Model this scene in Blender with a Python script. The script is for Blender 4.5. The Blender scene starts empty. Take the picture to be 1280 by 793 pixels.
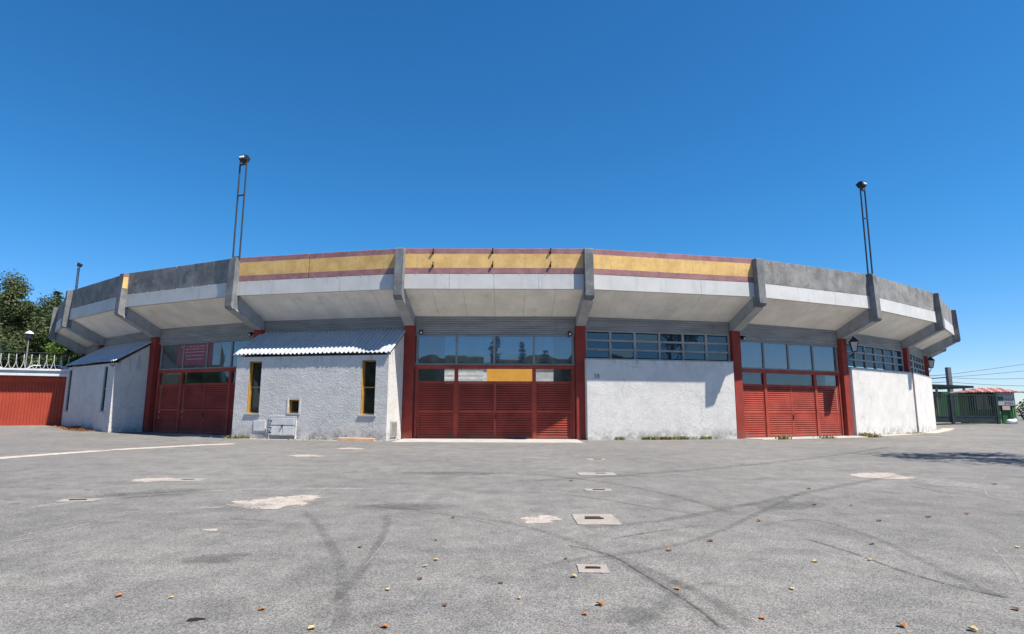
import bpy, bmesh, math, random
from mathutils import Vector, Matrix
R = math.radians
sc = bpy.context.scene
COL = sc.collection
rnd = random.Random(7)

# ------------------------------------------------------------------ camera
FPX, TILT, ROLL, YAW, CAMZ = 738.27, 0.15363, 0.003576, -0.0080987, 1.65
def _rot(v):
    u, f, w = v
    c, s = math.cos(ROLL), math.sin(ROLL)
    a, b = u, -w
    u, vv = c*a + s*b, -s*a + c*b
    d = (u, f, -vv)
    c, s = math.cos(TILT), math.sin(TILT); d = (d[0], c*d[1] - s*d[2], s*d[1] + c*d[2])
    c, s = math.cos(YAW), math.sin(YAW); d = (c*d[0] - s*d[1], s*d[0] + c*d[1], d[2])
    return Vector(d)
cam_d = bpy.data.cameras.new('camera'); cam = bpy.data.objects.new('camera', cam_d); COL.objects.link(cam)
X, Y, Z = _rot((1, 0, 0)), _rot((0, 1, 0)), _rot((0, 0, 1))
m = Matrix((( X.x, Z.x, -Y.x, 0), (X.y, Z.y, -Y.y, 0), (X.z, Z.z, -Y.z, CAMZ), (0, 0, 0, 1)))
cam.matrix_world = m
cam_d.sensor_width = 36; cam_d.lens = FPX/1280*36; cam_d.clip_end = 6000; cam_d.clip_start = .05
sc.camera = cam
def G(px, py):
    "a spot on the flat forecourt, read off the survey photo (1280 px wide)"
    d = _rot((px - 640, FPX, 396.5 - py)); t = -CAMZ/d.z
    return Vector((d.x*t, d.y*t, 0))

def sst(t):
    t = max(0, min(1, t)); return t*t*(3 - 2*t)
def gz(x, y):
    return .4*sst((-x - 17)/16)*sst((y - 32)/10) + .35*sst((x - 32)/14)*sst((y - 44)/12)

# ------------------------------------------------------------------ materials
def nn(nt, typ, **kw):
    n = nt.nodes.new(typ)
    for k, v in kw.items():
        if k in n.inputs.keys(): n.inputs[k].default_value = v
        else: setattr(n, k, v)
    return n
def mixc(nt, fac, a, b, mode='MIX'):
    n = nt.nodes.new('ShaderNodeMix'); n.data_type = 'RGBA'; n.blend_type = mode
    for sock, v in ((n.inputs[0], fac), (n.inputs[6], a), (n.inputs[7], b)):
        if hasattr(v, 'is_linked'): nt.links.new(v, sock)
        elif isinstance(v, (tuple, list)): sock.default_value = (*v[:3], 1)
        else: sock.default_value = v
    return n.outputs[2]
def ramp(nt, src, a, b, lo=0., hi=1.):
    n = nt.nodes.new('ShaderNodeMapRange'); n.interpolation_type = 'SMOOTHSTEP'
    nt.links.new(src, n.inputs[0])
    n.inputs[1].default_value = a; n.inputs[2].default_value = b; n.inputs[3].default_value = lo; n.inputs[4].default_value = hi
    return n.outputs[0]
def math_(nt, op, a, b=0.):
    n = nt.nodes.new('ShaderNodeMath'); n.operation = op
    for i, v in enumerate((a, b)):
        if hasattr(v, 'is_linked'): nt.links.new(v, n.inputs[i])
        else: n.inputs[i].default_value = v
    return n.outputs[0]
def noise(nt, scale, detail=4, rough=.6, vec=None, stretch=None):
    n = nn(nt, 'ShaderNodeTexNoise', Scale=scale, Detail=detail, Roughness=rough)
    if vec is None: vec = nt._tc if hasattr(nt, '_tc') else None
    return n
class M:
    "one procedural principled material under construction"
    def __init__(s, name, rough=.8, metallic=0., spec=.3):
        s.m = bpy.data.materials.new(name); s.m.use_nodes = True; s.nt = s.m.node_tree
        s.b = s.nt.nodes['Principled BSDF']; s.b.inputs['Roughness'].default_value = rough
        s.b.inputs['Metallic'].default_value = metallic; s.b.inputs['Specular IOR Level'].default_value = spec
        s.tc = s.nt.nodes.new('ShaderNodeTexCoord').outputs['Object']
    def vec(s, sx=1, sy=1, sz=1):
        n = s.nt.nodes.new('ShaderNodeMapping'); n.inputs['Scale'].default_value = (sx, sy, sz)
        s.nt.links.new(s.tc, n.inputs[0]); return n.outputs[0]
    def noise(s, scale, detail=4, rough=.6, vec=None, dist=0.):
        n = nn(s.nt, 'ShaderNodeTexNoise', Scale=scale, Detail=detail, Roughness=rough, Distortion=dist)
        s.nt.links.new(vec or s.tc, n.inputs['Vector']); return n.outputs['Fac']
    def color(s, c): 
        if hasattr(c, 'is_linked'): s.nt.links.new(c, s.b.inputs['Base Color'])
        else: s.b.inputs['Base Color'].default_value = (*c, 1)
    def bump(s, h, strength=.5, dist=.02):
        n = nn(s.nt, 'ShaderNodeBump', Strength=strength, Distance=dist)
        s.nt.links.new(h, n.inputs['Height']); s.nt.links.new(n.outputs[0], s.b.inputs['Normal'])
def mul(c, k): return tuple(min(1, x*k) for x in c)
def std(name, col, rough=.8, var=.2, vscale=1.5, fine=.1, fscale=40, bump=0, bscale=60, bdist=.01, metallic=0, spec=.3,
        dirt=None, dscale=1.2, dlo=.55, dhi=.7, damt=.6, streak=None, samt=.5, low=None):
    a = M(name, rough, metallic, spec); nt = a.nt
    c = mixc(nt, ramp(nt, a.noise(vscale, 5), .3, .7), mul(col, 1 - var), mul(col, 1 + var))
    c = mixc(nt, ramp(nt, a.noise(fscale, 3), .3, .7), mul((1, 1, 1), 1 - fine), (1, 1, 1), 'MULTIPLY') if False else \
        mixc(nt, 1.0, c, mixc(nt, ramp(nt, a.noise(fscale, 3), .3, .7), (1 - fine,)*3, (1, 1, 1)), 'MULTIPLY')
    if dirt: c = mixc(nt, ramp(nt, a.noise(dscale, 8, .7), dlo, dhi, 0, damt), c, dirt)
    if streak: c = mixc(nt, ramp(nt, a.noise(3.5, 5, .65, a.vec(1, 1, .08)), .52, .72, 0, samt), c, streak)
    if low:   # grime splashed up from the ground
        sep = nt.nodes.new('ShaderNodeSeparateXYZ'); nt.links.new(a.tc, sep.inputs[0])
        c = mixc(nt, math_(nt, 'MULTIPLY', math_(nt, 'MULTIPLY', ramp(nt, sep.outputs[2], .05, .7, 1, 0), ramp(nt, a.noise(2.5, 7, .75, a.vec(1, 1, .4)), .35, .65)), .65), c, low)
    a.color(c)
    if bump: a.bump(a.noise(bscale, 5, .65), bump, bdist)
    return a.m

def make_plaster(name='white_plaster', rough=.85):
    a = M(name, .9, spec=.2); nt = a.nt
    c = mixc(nt, ramp(nt, a.noise(.9, 6, .7), .35, .7), (.66, .635, .59), (.56, .54, .51))
    c = mixc(nt, ramp(nt, a.noise(3.2, 8, .75), .57, .70, 0, .5), c, (.43, .43, .43))
    c = mixc(nt, ramp(nt, a.noise(11, 7, .85), .585, .66, 0, .6), c, (.25, .25, .26))
    sep = nt.nodes.new('ShaderNodeSeparateXYZ'); nt.links.new(a.tc, sep.inputs[0])
    ck = nn(nt, 'ShaderNodeTexVoronoi', Scale=.42, feature='DISTANCE_TO_EDGE')
    of = nn(nt, 'ShaderNodeTexNoise', Scale=1.3, Detail=8, Roughness=.7); nt.links.new(a.tc, of.inputs['Vector'])
    va = nt.nodes.new('ShaderNodeVectorMath'); va.operation = 'MULTIPLY_ADD'
    nt.links.new(of.outputs['Color'], va.inputs[0]); va.inputs[1].default_value = (.9, .9, .9); nt.links.new(a.tc, va.inputs[2]); nt.links.new(va.outputs[0], ck.inputs['Vector'])
    c = mixc(nt, math_(nt, 'MULTIPLY', math_(nt, 'MULTIPLY', ramp(nt, ck.outputs['Distance'], .002, .008, 1, 0), ramp(nt, a.noise(.5, 3), .46, .58)), .5), c, (.25, .245, .24))
    low = math_(nt, 'MULTIPLY', ramp(nt, sep.outputs[2], .1, .75, 1, 0), ramp(nt, a.noise(1.6, 7, .75), .42, .62))
    c = mixc(nt, math_(nt, 'MULTIPLY', low, .75), c, (.20, .19, .18))           # splash dirt above the ground
    top = math_(nt, 'MULTIPLY', ramp(nt, sep.outputs[2], 3.7, 4.3, 0, 1), ramp(nt, a.noise(4, 5, .7, a.vec(1, 1, .12)), .5, .68))
    c = mixc(nt, math_(nt, 'MULTIPLY', top, .5), c, (.24, .24, .25))            # rain streaks under the top edge
    a.color(c)
    h = math_(nt, 'ADD', a.noise(13, 6, .72, a.vec(1, 1, .8)), math_(nt, 'MULTIPLY', a.noise(3, 4, .6), .6))
    a.bump(h, rough, .06)
    return a.m
def make_stripes():
    a = M('striped_parapet_paint', .85, spec=.2); nt = a.nt
    sep = nt.nodes.new('ShaderNodeSeparateXYZ'); nt.links.new(a.tc, sep.inputs[0])
    z = math_(nt, 'ADD', sep.outputs[2], math_(nt, 'MULTIPLY', math_(nt, 'SUBTRACT', a.noise(6, 4), .5), .05))
    red = mixc(nt, ramp(nt, a.noise(2, 6, .7), .35, .7), (.38, .20, .195), (.27, .13, .13))
    yel = mixc(nt, ramp(nt, a.noise(1.4, 6, .7), .35, .7), (.78, .51, .20), (.60, .37, .13))
    inside = math_(nt, 'MULTIPLY', ramp(nt, z, 8.955, 8.965), ramp(nt, z, 9.715, 9.725, 1, 0))
    c = mixc(nt, inside, red, yel)
    c = mixc(nt, ramp(nt, a.noise(7, 8, .75, a.vec(1, 1, .5)), .55, .70, 0, .5), c, (.24, .15, .10))
    c = mixc(nt, ramp(nt, a.noise(3, 6, .7, a.vec(1, 1, .07)), .52, .75, 0, .5), c, (.28, .18, .11))
    c = mixc(nt, ramp(nt, a.noise(5, 9, .8), .62, .67, 0, .7), c, (.58, .48, .42))   # flaked paint
    a.color(c); a.bump(a.noise(25, 5), .3, .015)
    return a.m
def make_concrete(name, base, lichen):
    a = M(name, .9, spec=.2); nt = a.nt
    c = mixc(nt, ramp(nt, a.noise(1.1, 7, .7), .3, .7), mul(base, .62), mul(base, 1.25))
    c = mixc(nt, ramp(nt, a.noise(2.6, 6, .7, a.vec(1, 1, .1)), .5, .72, 0, .55), c, mul(base, .45))
    c = mixc(nt, ramp(nt, a.noise(14, 7, .8), .60, .68, 0, .6), c, mul(base, 2.1))
    if lichen: c = mixc(nt, ramp(nt, a.noise(1.7, 8, .8), .55, .66, 0, .55), c, (.33, .22, .11))
    a.color(c); a.bump(a.noise(22, 6, .7), .5, .02)
    return a.m
def make_cladding():
    a = M('ribbed_sheet_cladding', .6, .0, .4); nt = a.nt
    c = mixc(nt, ramp(nt, a.noise(1.2, 5, .6, a.vec(.4, .4, 3)), .3, .7), (.22, .215, .205), (.315, .305, .29))
    c = mixc(nt, ramp(nt, a.noise(2.2, 7, .75, a.vec(.5, .5, 3.5)), .56, .70, 0, .6), c, (.24, .15, .10))
    a.color(c); return a.m
def make_asphalt():
    a = M('worn_asphalt', .9, spec=.25); nt = a.nt
    big = a.noise(.16, 5, .6)
    c = mixc(nt, ramp(nt, big, .3, .7), (.152, .145, .134), (.196, .186, .171))
    c = mixc(nt, ramp(nt, a.noise(.8, 6, .7, a.vec(1, 1.6, 1)), .42, .68, 0, .6), c, (.114, .112, .111))
    c = mixc(nt, ramp(nt, a.noise(.45, 7, .72, a.vec(1, .6, 1), .8), .58, .72, 0, .55), c, (.215, .206, .194))
    c = mixc(nt, 1., c, ramp(nt, a.noise(2.3, 6, .75, a.vec(1, .7, 1)), .32, .68, .84, 1.13), 'MULTIPLY')
    # stones in the worn surface
    v = nn(nt, 'ShaderNodeTexVoronoi', Scale=92); nt.links.new(a.tc, v.inputs['Vector'])
    sp = nt.nodes.new('ShaderNodeSeparateColor'); nt.links.new(v.outputs['Color'], sp.inputs[0])
    g = ramp(nt, sp.outputs[0], 0, 1, .62, 1.42)
    c = mixc(nt, 1., c, g, 'MULTIPLY')
    g2 = ramp(nt, a.noise(26, 4, .8), .3, .7, .84, 1.16)
    c = mixc(nt, 1., c, g2, 'MULTIPLY')
    # thin wandering cracks
    w = nn(nt, 'ShaderNodeTexVoronoi', Scale=.16, feature='DISTANCE_TO_EDGE')
    off = nn(nt, 'ShaderNodeTexNoise', Scale=.7, Detail=8, Roughness=.75); nt.links.new(a.tc, off.inputs['Vector'])
    va = nt.nodes.new('ShaderNodeVectorMath'); va.operation = 'MULTIPLY_ADD'
    nt.links.new(off.outputs['Color'], va.inputs[0]); va.inputs[1].default_value = (1.8, 1.8, 0); nt.links.new(a.tc, va.inputs[2])
    nt.links.new(va.outputs[0], w.inputs['Vector'])
    cr = math_(nt, 'MULTIPLY', ramp(nt, w.outputs['Distance'], .0008, .0035, 1, 0), ramp(nt, a.noise(.35, 3), .45, .6))
    c = mixc(nt, math_(nt, 'MULTIPLY', cr, .55), c, (.06, .058, .055))
    a.color(c)
    h = math_(nt, 'ADD', v.outputs['Distance'], math_(nt, 'MULTIPLY', a.noise(26, 4), .7))
    a.bump(h, .35, .012)
    return a.m
def make_fade(name, col, rough=.9, nscale=5., lo=.35, hi=.65, amt=1., grain=0.):
    "worn mark on the asphalt: coverage follows the 'fade' attribute broken up by noise"
    a = M(name, rough, spec=.2); nt = a.nt
    at = nt.nodes.new('ShaderNodeAttribute'); at.attribute_name = 'fade'
    c = mixc(nt, ramp(nt, a.noise(4, 6, .7), .3, .7), mul(col, .82), mul(col, 1.15))
    v = nn(nt, 'ShaderNodeTexVoronoi', Scale=75); nt.links.new(a.tc, v.inputs['Vector'])
    sp = nt.nodes.new('ShaderNodeSeparateColor'); nt.links.new(v.outputs['Color'], sp.inputs[0])
    c = mixc(nt, 1., c, ramp(nt, sp.outputs[0], 0, 1, .72, 1.28), 'MULTIPLY')
    a.color(c)
    al = math_(nt, 'MULTIPLY', ramp(nt, math_(nt, 'ADD', at.outputs['Fac'], math_(nt, 'MULTIPLY', math_(nt, 'SUBTRACT', a.noise(nscale, 9, .78), .5), 2.4)), lo, hi), amt)
    nt.links.new(al, a.b.inputs['Alpha'])
    return a.m
def make_glass(name, refl, tint, dust, dcol=(.30, .31, .31)):
    m_ = bpy.data.materials.new(name); m_.use_nodes = True; nt = m_.node_tree; nt.nodes.clear()
    out = nt.nodes.new('ShaderNodeOutputMaterial')
    tr = nn(nt, 'ShaderNodeBsdfTransparent'); tr.inputs[0].default_value = (*tint, 1)
    gl = nn(nt, 'ShaderNodeBsdfGlossy', Roughness=.015); gl.inputs[0].default_value = (.74, .82, .88, 1)
    df = nn(nt, 'ShaderNodeBsdfDiffuse'); df.inputs[0].default_value = (*dcol, 1)
    lw = nn(nt, 'ShaderNodeLayerWeight', Blend=.35)
    fac = ramp(nt, lw.outputs['Fresnel'], 0, 1, refl, .95)
    tcn = nt.nodes.new('ShaderNodeTexCoord')
    no = nn(nt, 'ShaderNodeTexNoise', Scale=.55, Detail=2); nt.links.new(tcn.outputs['Object'], no.inputs['Vector'])
    bp = nn(nt, 'ShaderNodeBump', Strength=.10, Distance=.05); nt.links.new(no.outputs['Fac'], bp.inputs['Height'])
    nt.links.new(bp.outputs[0], gl.inputs['Normal'])
    a1 = nt.nodes.new('ShaderNodeMixShader'); nt.links.new(fac, a1.inputs[0]); nt.links.new(tr.outputs[0], a1.inputs[1]); nt.links.new(gl.outputs[0], a1.inputs[2])
    n2 = nn(nt, 'ShaderNodeTexNoise', Scale=3, Detail=6); nt.links.new(tcn.outputs['Object'], n2.inputs['Vector'])
    a2 = nt.nodes.new('ShaderNodeMixShader'); nt.links.new(ramp(nt, n2.outputs['Fac'], .3, .8, dust*.5, dust*1.4), a2.inputs[0])
    nt.links.new(a1.outputs[0], a2.inputs[1]); nt.links.new(df.outputs[0], a2.inputs[2]); nt.links.new(a2.outputs[0], out.inputs[0])
    return m_
def make_leaf(name, c1, c2, c3):
    m_ = bpy.data.materials.new(name); m_.use_nodes = True; nt = m_.node_tree; b = nt.nodes['Principled BSDF']
    ge = nt.nodes.new('ShaderNodeNewGeometry')
    c = mixc(nt, ramp(nt, ge.outputs['Random Per Island'], 0, 1), c1, c2)
    tcn = nt.nodes.new('ShaderNodeTexCoord')
    no = nn(nt, 'ShaderNodeTexNoise', Scale=.45, Detail=3); nt.links.new(tcn.outputs['Object'], no.inputs['Vector'])
    c = mixc(nt, ramp(nt, no.outputs['Fac'], .42, .66), c, c3)
    nt.links.new(c, b.inputs['Base Color']); b.inputs['Roughness'].default_value = .55; b.inputs['Specular IOR Level'].default_value = .35
    tl = nn(nt, 'ShaderNodeBsdfTranslucent'); nt.links.new(c, tl.inputs[0])
    mx = nn(nt, 'ShaderNodeMixShader', Fac=.25); nt.links.new(b.outputs[0], mx.inputs[1]); nt.links.new(tl.outputs[0], mx.inputs[2])
    nt.links.new(mx.outputs[0], nt.nodes['Material Output'].inputs[0])
    return m_

RED = (.35, .062, .042)
MT = dict(
    plaster=make_plaster(), smoothplaster=make_plaster('smooth_white_plaster', .4), stripes=make_stripes(), cladding=make_cladding(), asphalt=make_asphalt(),
    concrete=make_concrete('weathered_parapet_concrete', (.245, .24, .23), True),
    fin=make_concrete('grey_fin_concrete', (.195, .198, .20), False),
    beam=std('grey_beam_paint', (.34, .35, .355), .75, .12, 1.5, .06, 30, .15, 30, .01, streak=(.2, .2, .2), samt=.35),
    soffit=std('pale_soffit_paint', (.78, .745, .68), .8, .09, .8, .06, 30, dirt=(.42, .37, .31), dscale=1.1, dlo=.52, dhi=.74, damt=.35),
    fascia=std('pale_fascia_sheet', (.55, .54, .51), .55, .07, .9, .04, 30, dirt=(.42, .42, .42), damt=.3, streak=(.36, .36, .37), samt=.4),
    column=std('dark_red_column_paint', (.265, .044, .032), .65, .15, 1.2, .08, 20, .1, 20, .01, spec=.15, low=(.16, .10, .08), dirt=(.12, .03, .025), damt=.4),
    red=std('red_gate_paint', RED, .65, .2, 1.0, .08, 25, spec=.14, dirt=(.17, .035, .028), damt=.5, dscale=2, low=(.17, .10, .075)),
    redsheet=std('red_sheet_paint', (.40, .068, .04), .65, .1, .8, .06, 25, spec=.15, dirt=(.24, .06, .04), damt=.4),
    frame=std('grey_window_frame', (.24, .235, .23), .6, .12, 2, .1, 30, dirt=(.16, .12, .09), damt=.5, dscale=3),
    bandframe=std('rusty_window_frame', (.36, .34, .31), .7, .15, 2, .15, 25, dirt=(.17, .11, .07), damt=.8, dscale=4, dlo=.52),
    ochre=std('ochre_wood_frame', (.42, .235, .055), .6, .15, 3, .1, 30, dirt=(.2, .1, .03), damt=.5),
    sill=std('grey_stone_sill', (.42, .42, .42), .85, .15, 3, .1, 30),
    zinc=std('galvanised_roof_sheet', (.44, .455, .48), .5, .08, 1.0, .05, 20, dirt=(.36, .37, .40), damt=.45, metallic=.15, spec=.5),
    hatch=std('whitewashed_hatch', (.70, .68, .64), .7, .1, 3, .08, 40, dirt=(.35, .33, .31), damt=.5, dscale=4),
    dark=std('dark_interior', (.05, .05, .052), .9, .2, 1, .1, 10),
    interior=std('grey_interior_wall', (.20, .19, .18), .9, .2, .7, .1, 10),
    black=std('black_iron', (.018, .018, .02), .5, .2, 6, .1, 30, spec=.4),
    steel=std('dark_mast_steel', (.045, .048, .06), .55, .2, 3, .1, 20, spec=.4),
    lens=std('floodlight_glass', (.75, .76, .78), .2, .05, 3, .03, 20, spec=.6),
    lampglass=std('frosted_lantern_glass', (.42, .45, .47), .25, .1, 4, .05, 20, spec=.6),
    rust=std('rusty_iron', (.10, .045, .025), .85, .4, 8, .3, 50),
    apron=std('pale_concrete_apron', (.40, .375, .335), .9, .12, 1.2, .12, 40, .3, 50, .01, dirt=(.3, .28, .25), damt=.6, dscale=1.5),
    cover=std('drain_frame_concrete', (.33, .295, .26), .9, .1, 3, .25, 60, .35, 60, .01, dirt=(.20, .175, .155), damt=.7, dscale=5, dlo=.5),
    slot=std('iron_cover_slot', (.022, .016, .013), .8, .3, 10, .2, 60),
    plank=std('raw_pine_plank', (.55, .36, .22), .7, .15, 4, .15, 30),
    notice=std('pale_blue_paper', (.26, .38, .43), .7, .08, 2, .04, 20),
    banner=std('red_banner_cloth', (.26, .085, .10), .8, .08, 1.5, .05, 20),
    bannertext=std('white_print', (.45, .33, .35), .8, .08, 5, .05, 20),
    yellowboard=std('yellow_barrier_paint', (.80, .37, .05), .7, .06, .8, .04, 20),
    tier=std('sunlit_stand_concrete', (.50, .48, .45), .9, .15, .8, .1, 20),
    coping=std('white_coping_sheet', (.66, .67, .68), .5, .08, 1, .05, 20, streak=(.4, .4, .42), samt=.4),
    wire=std('razor_wire_steel', (.42, .43, .44), .35, .1, 5, .05, 20, spec=.5),
    bark=std('brown_bark', (.09, .065, .045), .95, .3, 3, .3, 20, .6, 15, .03),
    gatedark=std('dark_green_gate_paint', (.030, .042, .042), .5, .2, 2, .1, 20, spec=.4),
    green=std('green_kiosk_paint', (.022, .10, .035), .6, .15, 1.5, .08, 20),
    ltgreen=std('light_green_post_paint', (.10, .24, .09), .6, .1, 2, .06, 20),
    tile=std('red_roof_tile', (.36, .13, .115), .8, .2, 2, .15, 20),
    tilepale=std('pale_pink_roof_tile', (.52, .34, .31), .8, .12, 2, .1, 20),
    board=std('grey_sign_board', (.36, .34, .37), .7, .08, 3, .05, 20),
    ink=std('dark_sign_lettering', (.06, .06, .065), .7, .1, 5, .05, 20),
    white=std('white_plastic', (.80, .80, .80), .5, .05, 5, .03, 20),
    carpaint=std('white_car_paint', (.72, .73, .75), .25, .03, 2, .02, 20, spec=.6),
    carglass=std('dark_car_glass', (.02, .025, .03), .08, .1, 2, .02, 20, spec=.7),
    tyre=std('black_tyre', (.02, .02, .02), .9, .2, 10, .1, 40),
    post=std('grey_concrete_post', (.20, .19, .20), .9, .2, 2, .1, 20),
    digit=std('faded_stencil_paint', (.16, .16, .18), .9, .2, 8, .2, 40),
    turf=std('dry_grass_bank', (.12, .11, .05), .95, .3, .4, .3, 8, .5, 6, .05),
    hill=std('wooded_hillside', (.030, .052, .028), .95, .5, .06, .4, .35, .8, .15, 3),
    leafdark=make_leaf('dark_broadleaf', (.030, .055, .016), (.062, .092, .026), (.075, .090, .030)),
    leafolive=make_leaf('olive_broadleaf', (.040, .066, .018), (.085, .112, .030), (.105, .11, .036)),
    leafbright=make_leaf('bright_broadleaf', (.06, .11, .015), (.12, .18, .03), (.09, .15, .02)),
    needle=make_leaf('dark_conifer', (.016, .034, .016), (.035, .058, .026), (.028, .046, .020)),
    weed=make_leaf('dry_weed', (.14, .16, .045), (.34, .30, .13), (.36, .30, .15)),
    litter=make_leaf('dry_leaf_litter', (.42, .17, .06), (.55, .30, .14), (.34, .13, .05)),
    lorange=std('orange_dry_leaf', (.36, .155, .05), .8, .25, 30, .2, 90),
    lbrown=std('brown_dry_leaf', (.15, .065, .035), .8, .3, 30, .2, 90),
    lyellow=std('yellow_dry_leaf', (.50, .38, .17), .8, .2, 30, .2, 90),
    glass=make_glass('window_glass', .24, (.24, .30, .33), .22),
    stripglass=make_glass('clear_strip_glass', .05, (.93, .94, .93), .01),
    bandglass=make_glass('painted_band_glass', .10, (.10, .14, .18), .20, (.13, .21, .27)),
    annexglass=make_glass('dark_annex_glass', .06, (.10, .11, .11), .04),
    mark=make_fade('tyre_mark', (.095, .094, .093), amt=.25, nscale=4.5, lo=.45, hi=1.15),
    patch=make_fade('pale_concrete_patch', (.36, .315, .275), nscale=4, lo=.3, hi=.6, amt=.95),
    darkpatch=make_fade('dark_tar_patch', (.095, .094, .093), amt=.32, nscale=6, lo=.4, hi=1.1),
    scratch=make_fade('pale_scrape', (.29, .275, .255), amt=.65, nscale=6, lo=.5, hi=.95),
    crack=make_fade('dirt_filled_crack', (.06, .057, .052), amt=.6, nscale=6, lo=.5, hi=.95),
    gutter=make_fade('sandy_gutter_strip', (.42, .37, .31), nscale=2.5, lo=.25, hi=.6),
)

# ------------------------------------------------------------------ building helpers
def tag(o, label=None, cat=None, group=None, kind=None):
    if label: o['label'] = label
    if cat: o['category'] = cat
    if group: o['group'] = group
    if kind: o['kind'] = kind
    return o
def empty(name, loc, label, cat, group=None, rz=0):
    o = bpy.data.objects.new(name, None); o.empty_display_size = .3; COL.objects.link(o)
    o.location = loc; o.rotation_euler = (0, 0, rz); return tag(o, label, cat, group)
def base_of(o):
    v = Vector((0, 0, 0))
    while o is not None: v += Vector(o.location); o = o.parent
    return v
class MB:
    def __init__(s): s.v = []; s.f = []; s.mi = []; s.cur = 0
    def add(s, vs, fs):
        n = len(s.v); s.v += [tuple(p) for p in vs]; s.f += [tuple(i + n for i in f) for f in fs]; s.mi += [s.cur]*len(fs)
    def hexa(s, p):  # 8 pts: bottom ring 0-3, top ring 4-7
        s.add(p, [(3, 2, 1, 0), (4, 5, 6, 7), (0, 1, 5, 4), (1, 2, 6, 5), (2, 3, 7, 6), (3, 0, 4, 7)])
    def box(s, F, u0, u1, o0, o1, z0, z1):
        s.hexa([F(u0, o1, z0), F(u1, o1, z0), F(u1, o0, z0), F(u0, o0, z0), F(u0, o1, z1), F(u1, o1, z1), F(u1, o0, z1), F(u0, o0, z1)])
    def prof(s, F, pts, u0, u1, cap=True):   # closed polygon of (out, z) swept along u
        n = len(pts); a = [F(u0, o, z) for o, z in pts]; b = [F(u1, o, z) for o, z in pts]
        fs = [(i, (i + 1) % n, n + (i + 1) % n, n + i) for i in range(n)]
        if cap: fs += [tuple(range(n))[::-1], tuple(range(n, 2*n))]
        s.add(a + b, fs)
    def sheet(s, F, pts, u0, u1, thick=.0):
        n = len(pts); a = [F(u0, o, z) for o, z in pts]; b = [F(u1, o, z) for o, z in pts]
        s.add(a + b, [(i, i + 1, n + i + 1, n + i) for i in range(n - 1)])
    def tube(s, pts, r, sides=8, cap=True):
        pts = [Vector(p) for p in pts]; rs = r if isinstance(r, (list, tuple)) else [r]*len(pts); rings = []
        up = Vector((0, 0, 1))
        for i, p in enumerate(pts):
            t = (pts[min(i + 1, len(pts) - 1)] - pts[max(i - 1, 0)]).normalized()
            a = t.cross(up if abs(t.z) < .95 else Vector((1, 0, 0))).normalized(); b = t.cross(a).normalized()
            rings.append([p + (a*math.cos(2*math.pi*j/sides) + b*math.sin(2*math.pi*j/sides))*rs[i] for j in range(sides)])
        vs = [q for ring in rings for q in ring]; fs = []
        for i in range(len(pts) - 1):
            for j in range(sides): fs.append((i*sides + j, i*sides + (j + 1) % sides, (i + 1)*sides + (j + 1) % sides, (i + 1)*sides + j))
        if cap: fs += [tuple(range(sides))[::-1], tuple(range((len(pts) - 1)*sides, len(pts)*sides))]
        s.add(vs, fs)
    def build(s, name, mats, parent=None, loc=None, bevel=0, smooth=False, fade=None):
        if not isinstance(mats, (list, tuple)): mats = [mats]
        o0 = base_of(parent) if parent is not None else Vector(loc or (0, 0, 0))
        me = bpy.data.meshes.new(name)
        me.from_pydata([(x - o0.x, y - o0.y, z - o0.z) for x, y, z in s.v], [], s.f)
        for mm in mats: me.materials.append(mm)
        if len(mats) > 1: me.polygons.foreach_set('material_index', s.mi)
        if smooth: me.polygons.foreach_set('use_smooth', [True]*len(s.f))
        if fade is not None:
            at = me.attributes.new('fade', 'FLOAT', 'POINT'); at.data.foreach_set('value', fade)
        me.update()
        o = bpy.data.objects.new(name, me); COL.objects.link(o)
        if parent is not None: o.parent = parent
        else: o.location = o0
        if bevel:
            b = o.modifiers.new('bevel', 'BEVEL'); b.width = bevel; b.segments = 2; b.limit_method = 'ANGLE'
        return o
def world(u, o, z): return Vector((u, o, z))
def copy_tree(o, parent=None):
    c = o.copy(); COL.objects.link(c)
    if parent is not None: c.parent = parent
    for ch in list(o.children): copy_tree(ch, c)
    return c

# ------------------------------------------------------------------ ring geometry
D, RAD = 76.852, 44.515
ANG = {-4: -54.77, -3: -42.47, -2: -30.99, -1: -19.1, 0: -6.92, 1: 5.18, 2: 17.35, 3: 28.95, 4: 41.36, 5: 53.25}
for k in (6, 7, 8): ANG[k] = ANG[5] + 12*(k - 5)
for k in (-5, -6, -7): ANG[k] = ANG[-4] + 12*(k + 4)
def colp(k):
    a = R(ANG[k]); return Vector((RAD*math.sin(a), D - RAD*math.cos(a), 0))
class Bay:
    def __init__(s, k):
        s.a = colp(k); b = colp(k + 1); s.L = (b - s.a).length; s.t = (b - s.a)/s.L; s.n = Vector((s.t.y, -s.t.x, 0))
    def __call__(s, u, o, z): 
        p = s.a + s.t*u + s.n*o; return Vector((p.x, p.y, z))
def Rad(k):
    a = R(ANG[k]); n = Vector((math.sin(a), -math.cos(a), 0)); t = Vector((math.cos(a), math.sin(a), 0)); c = colp(k)
    def F(u, o, z):
        p = c + t*u + n*o; return Vector((p.x, p.y, z))
    return F

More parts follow.
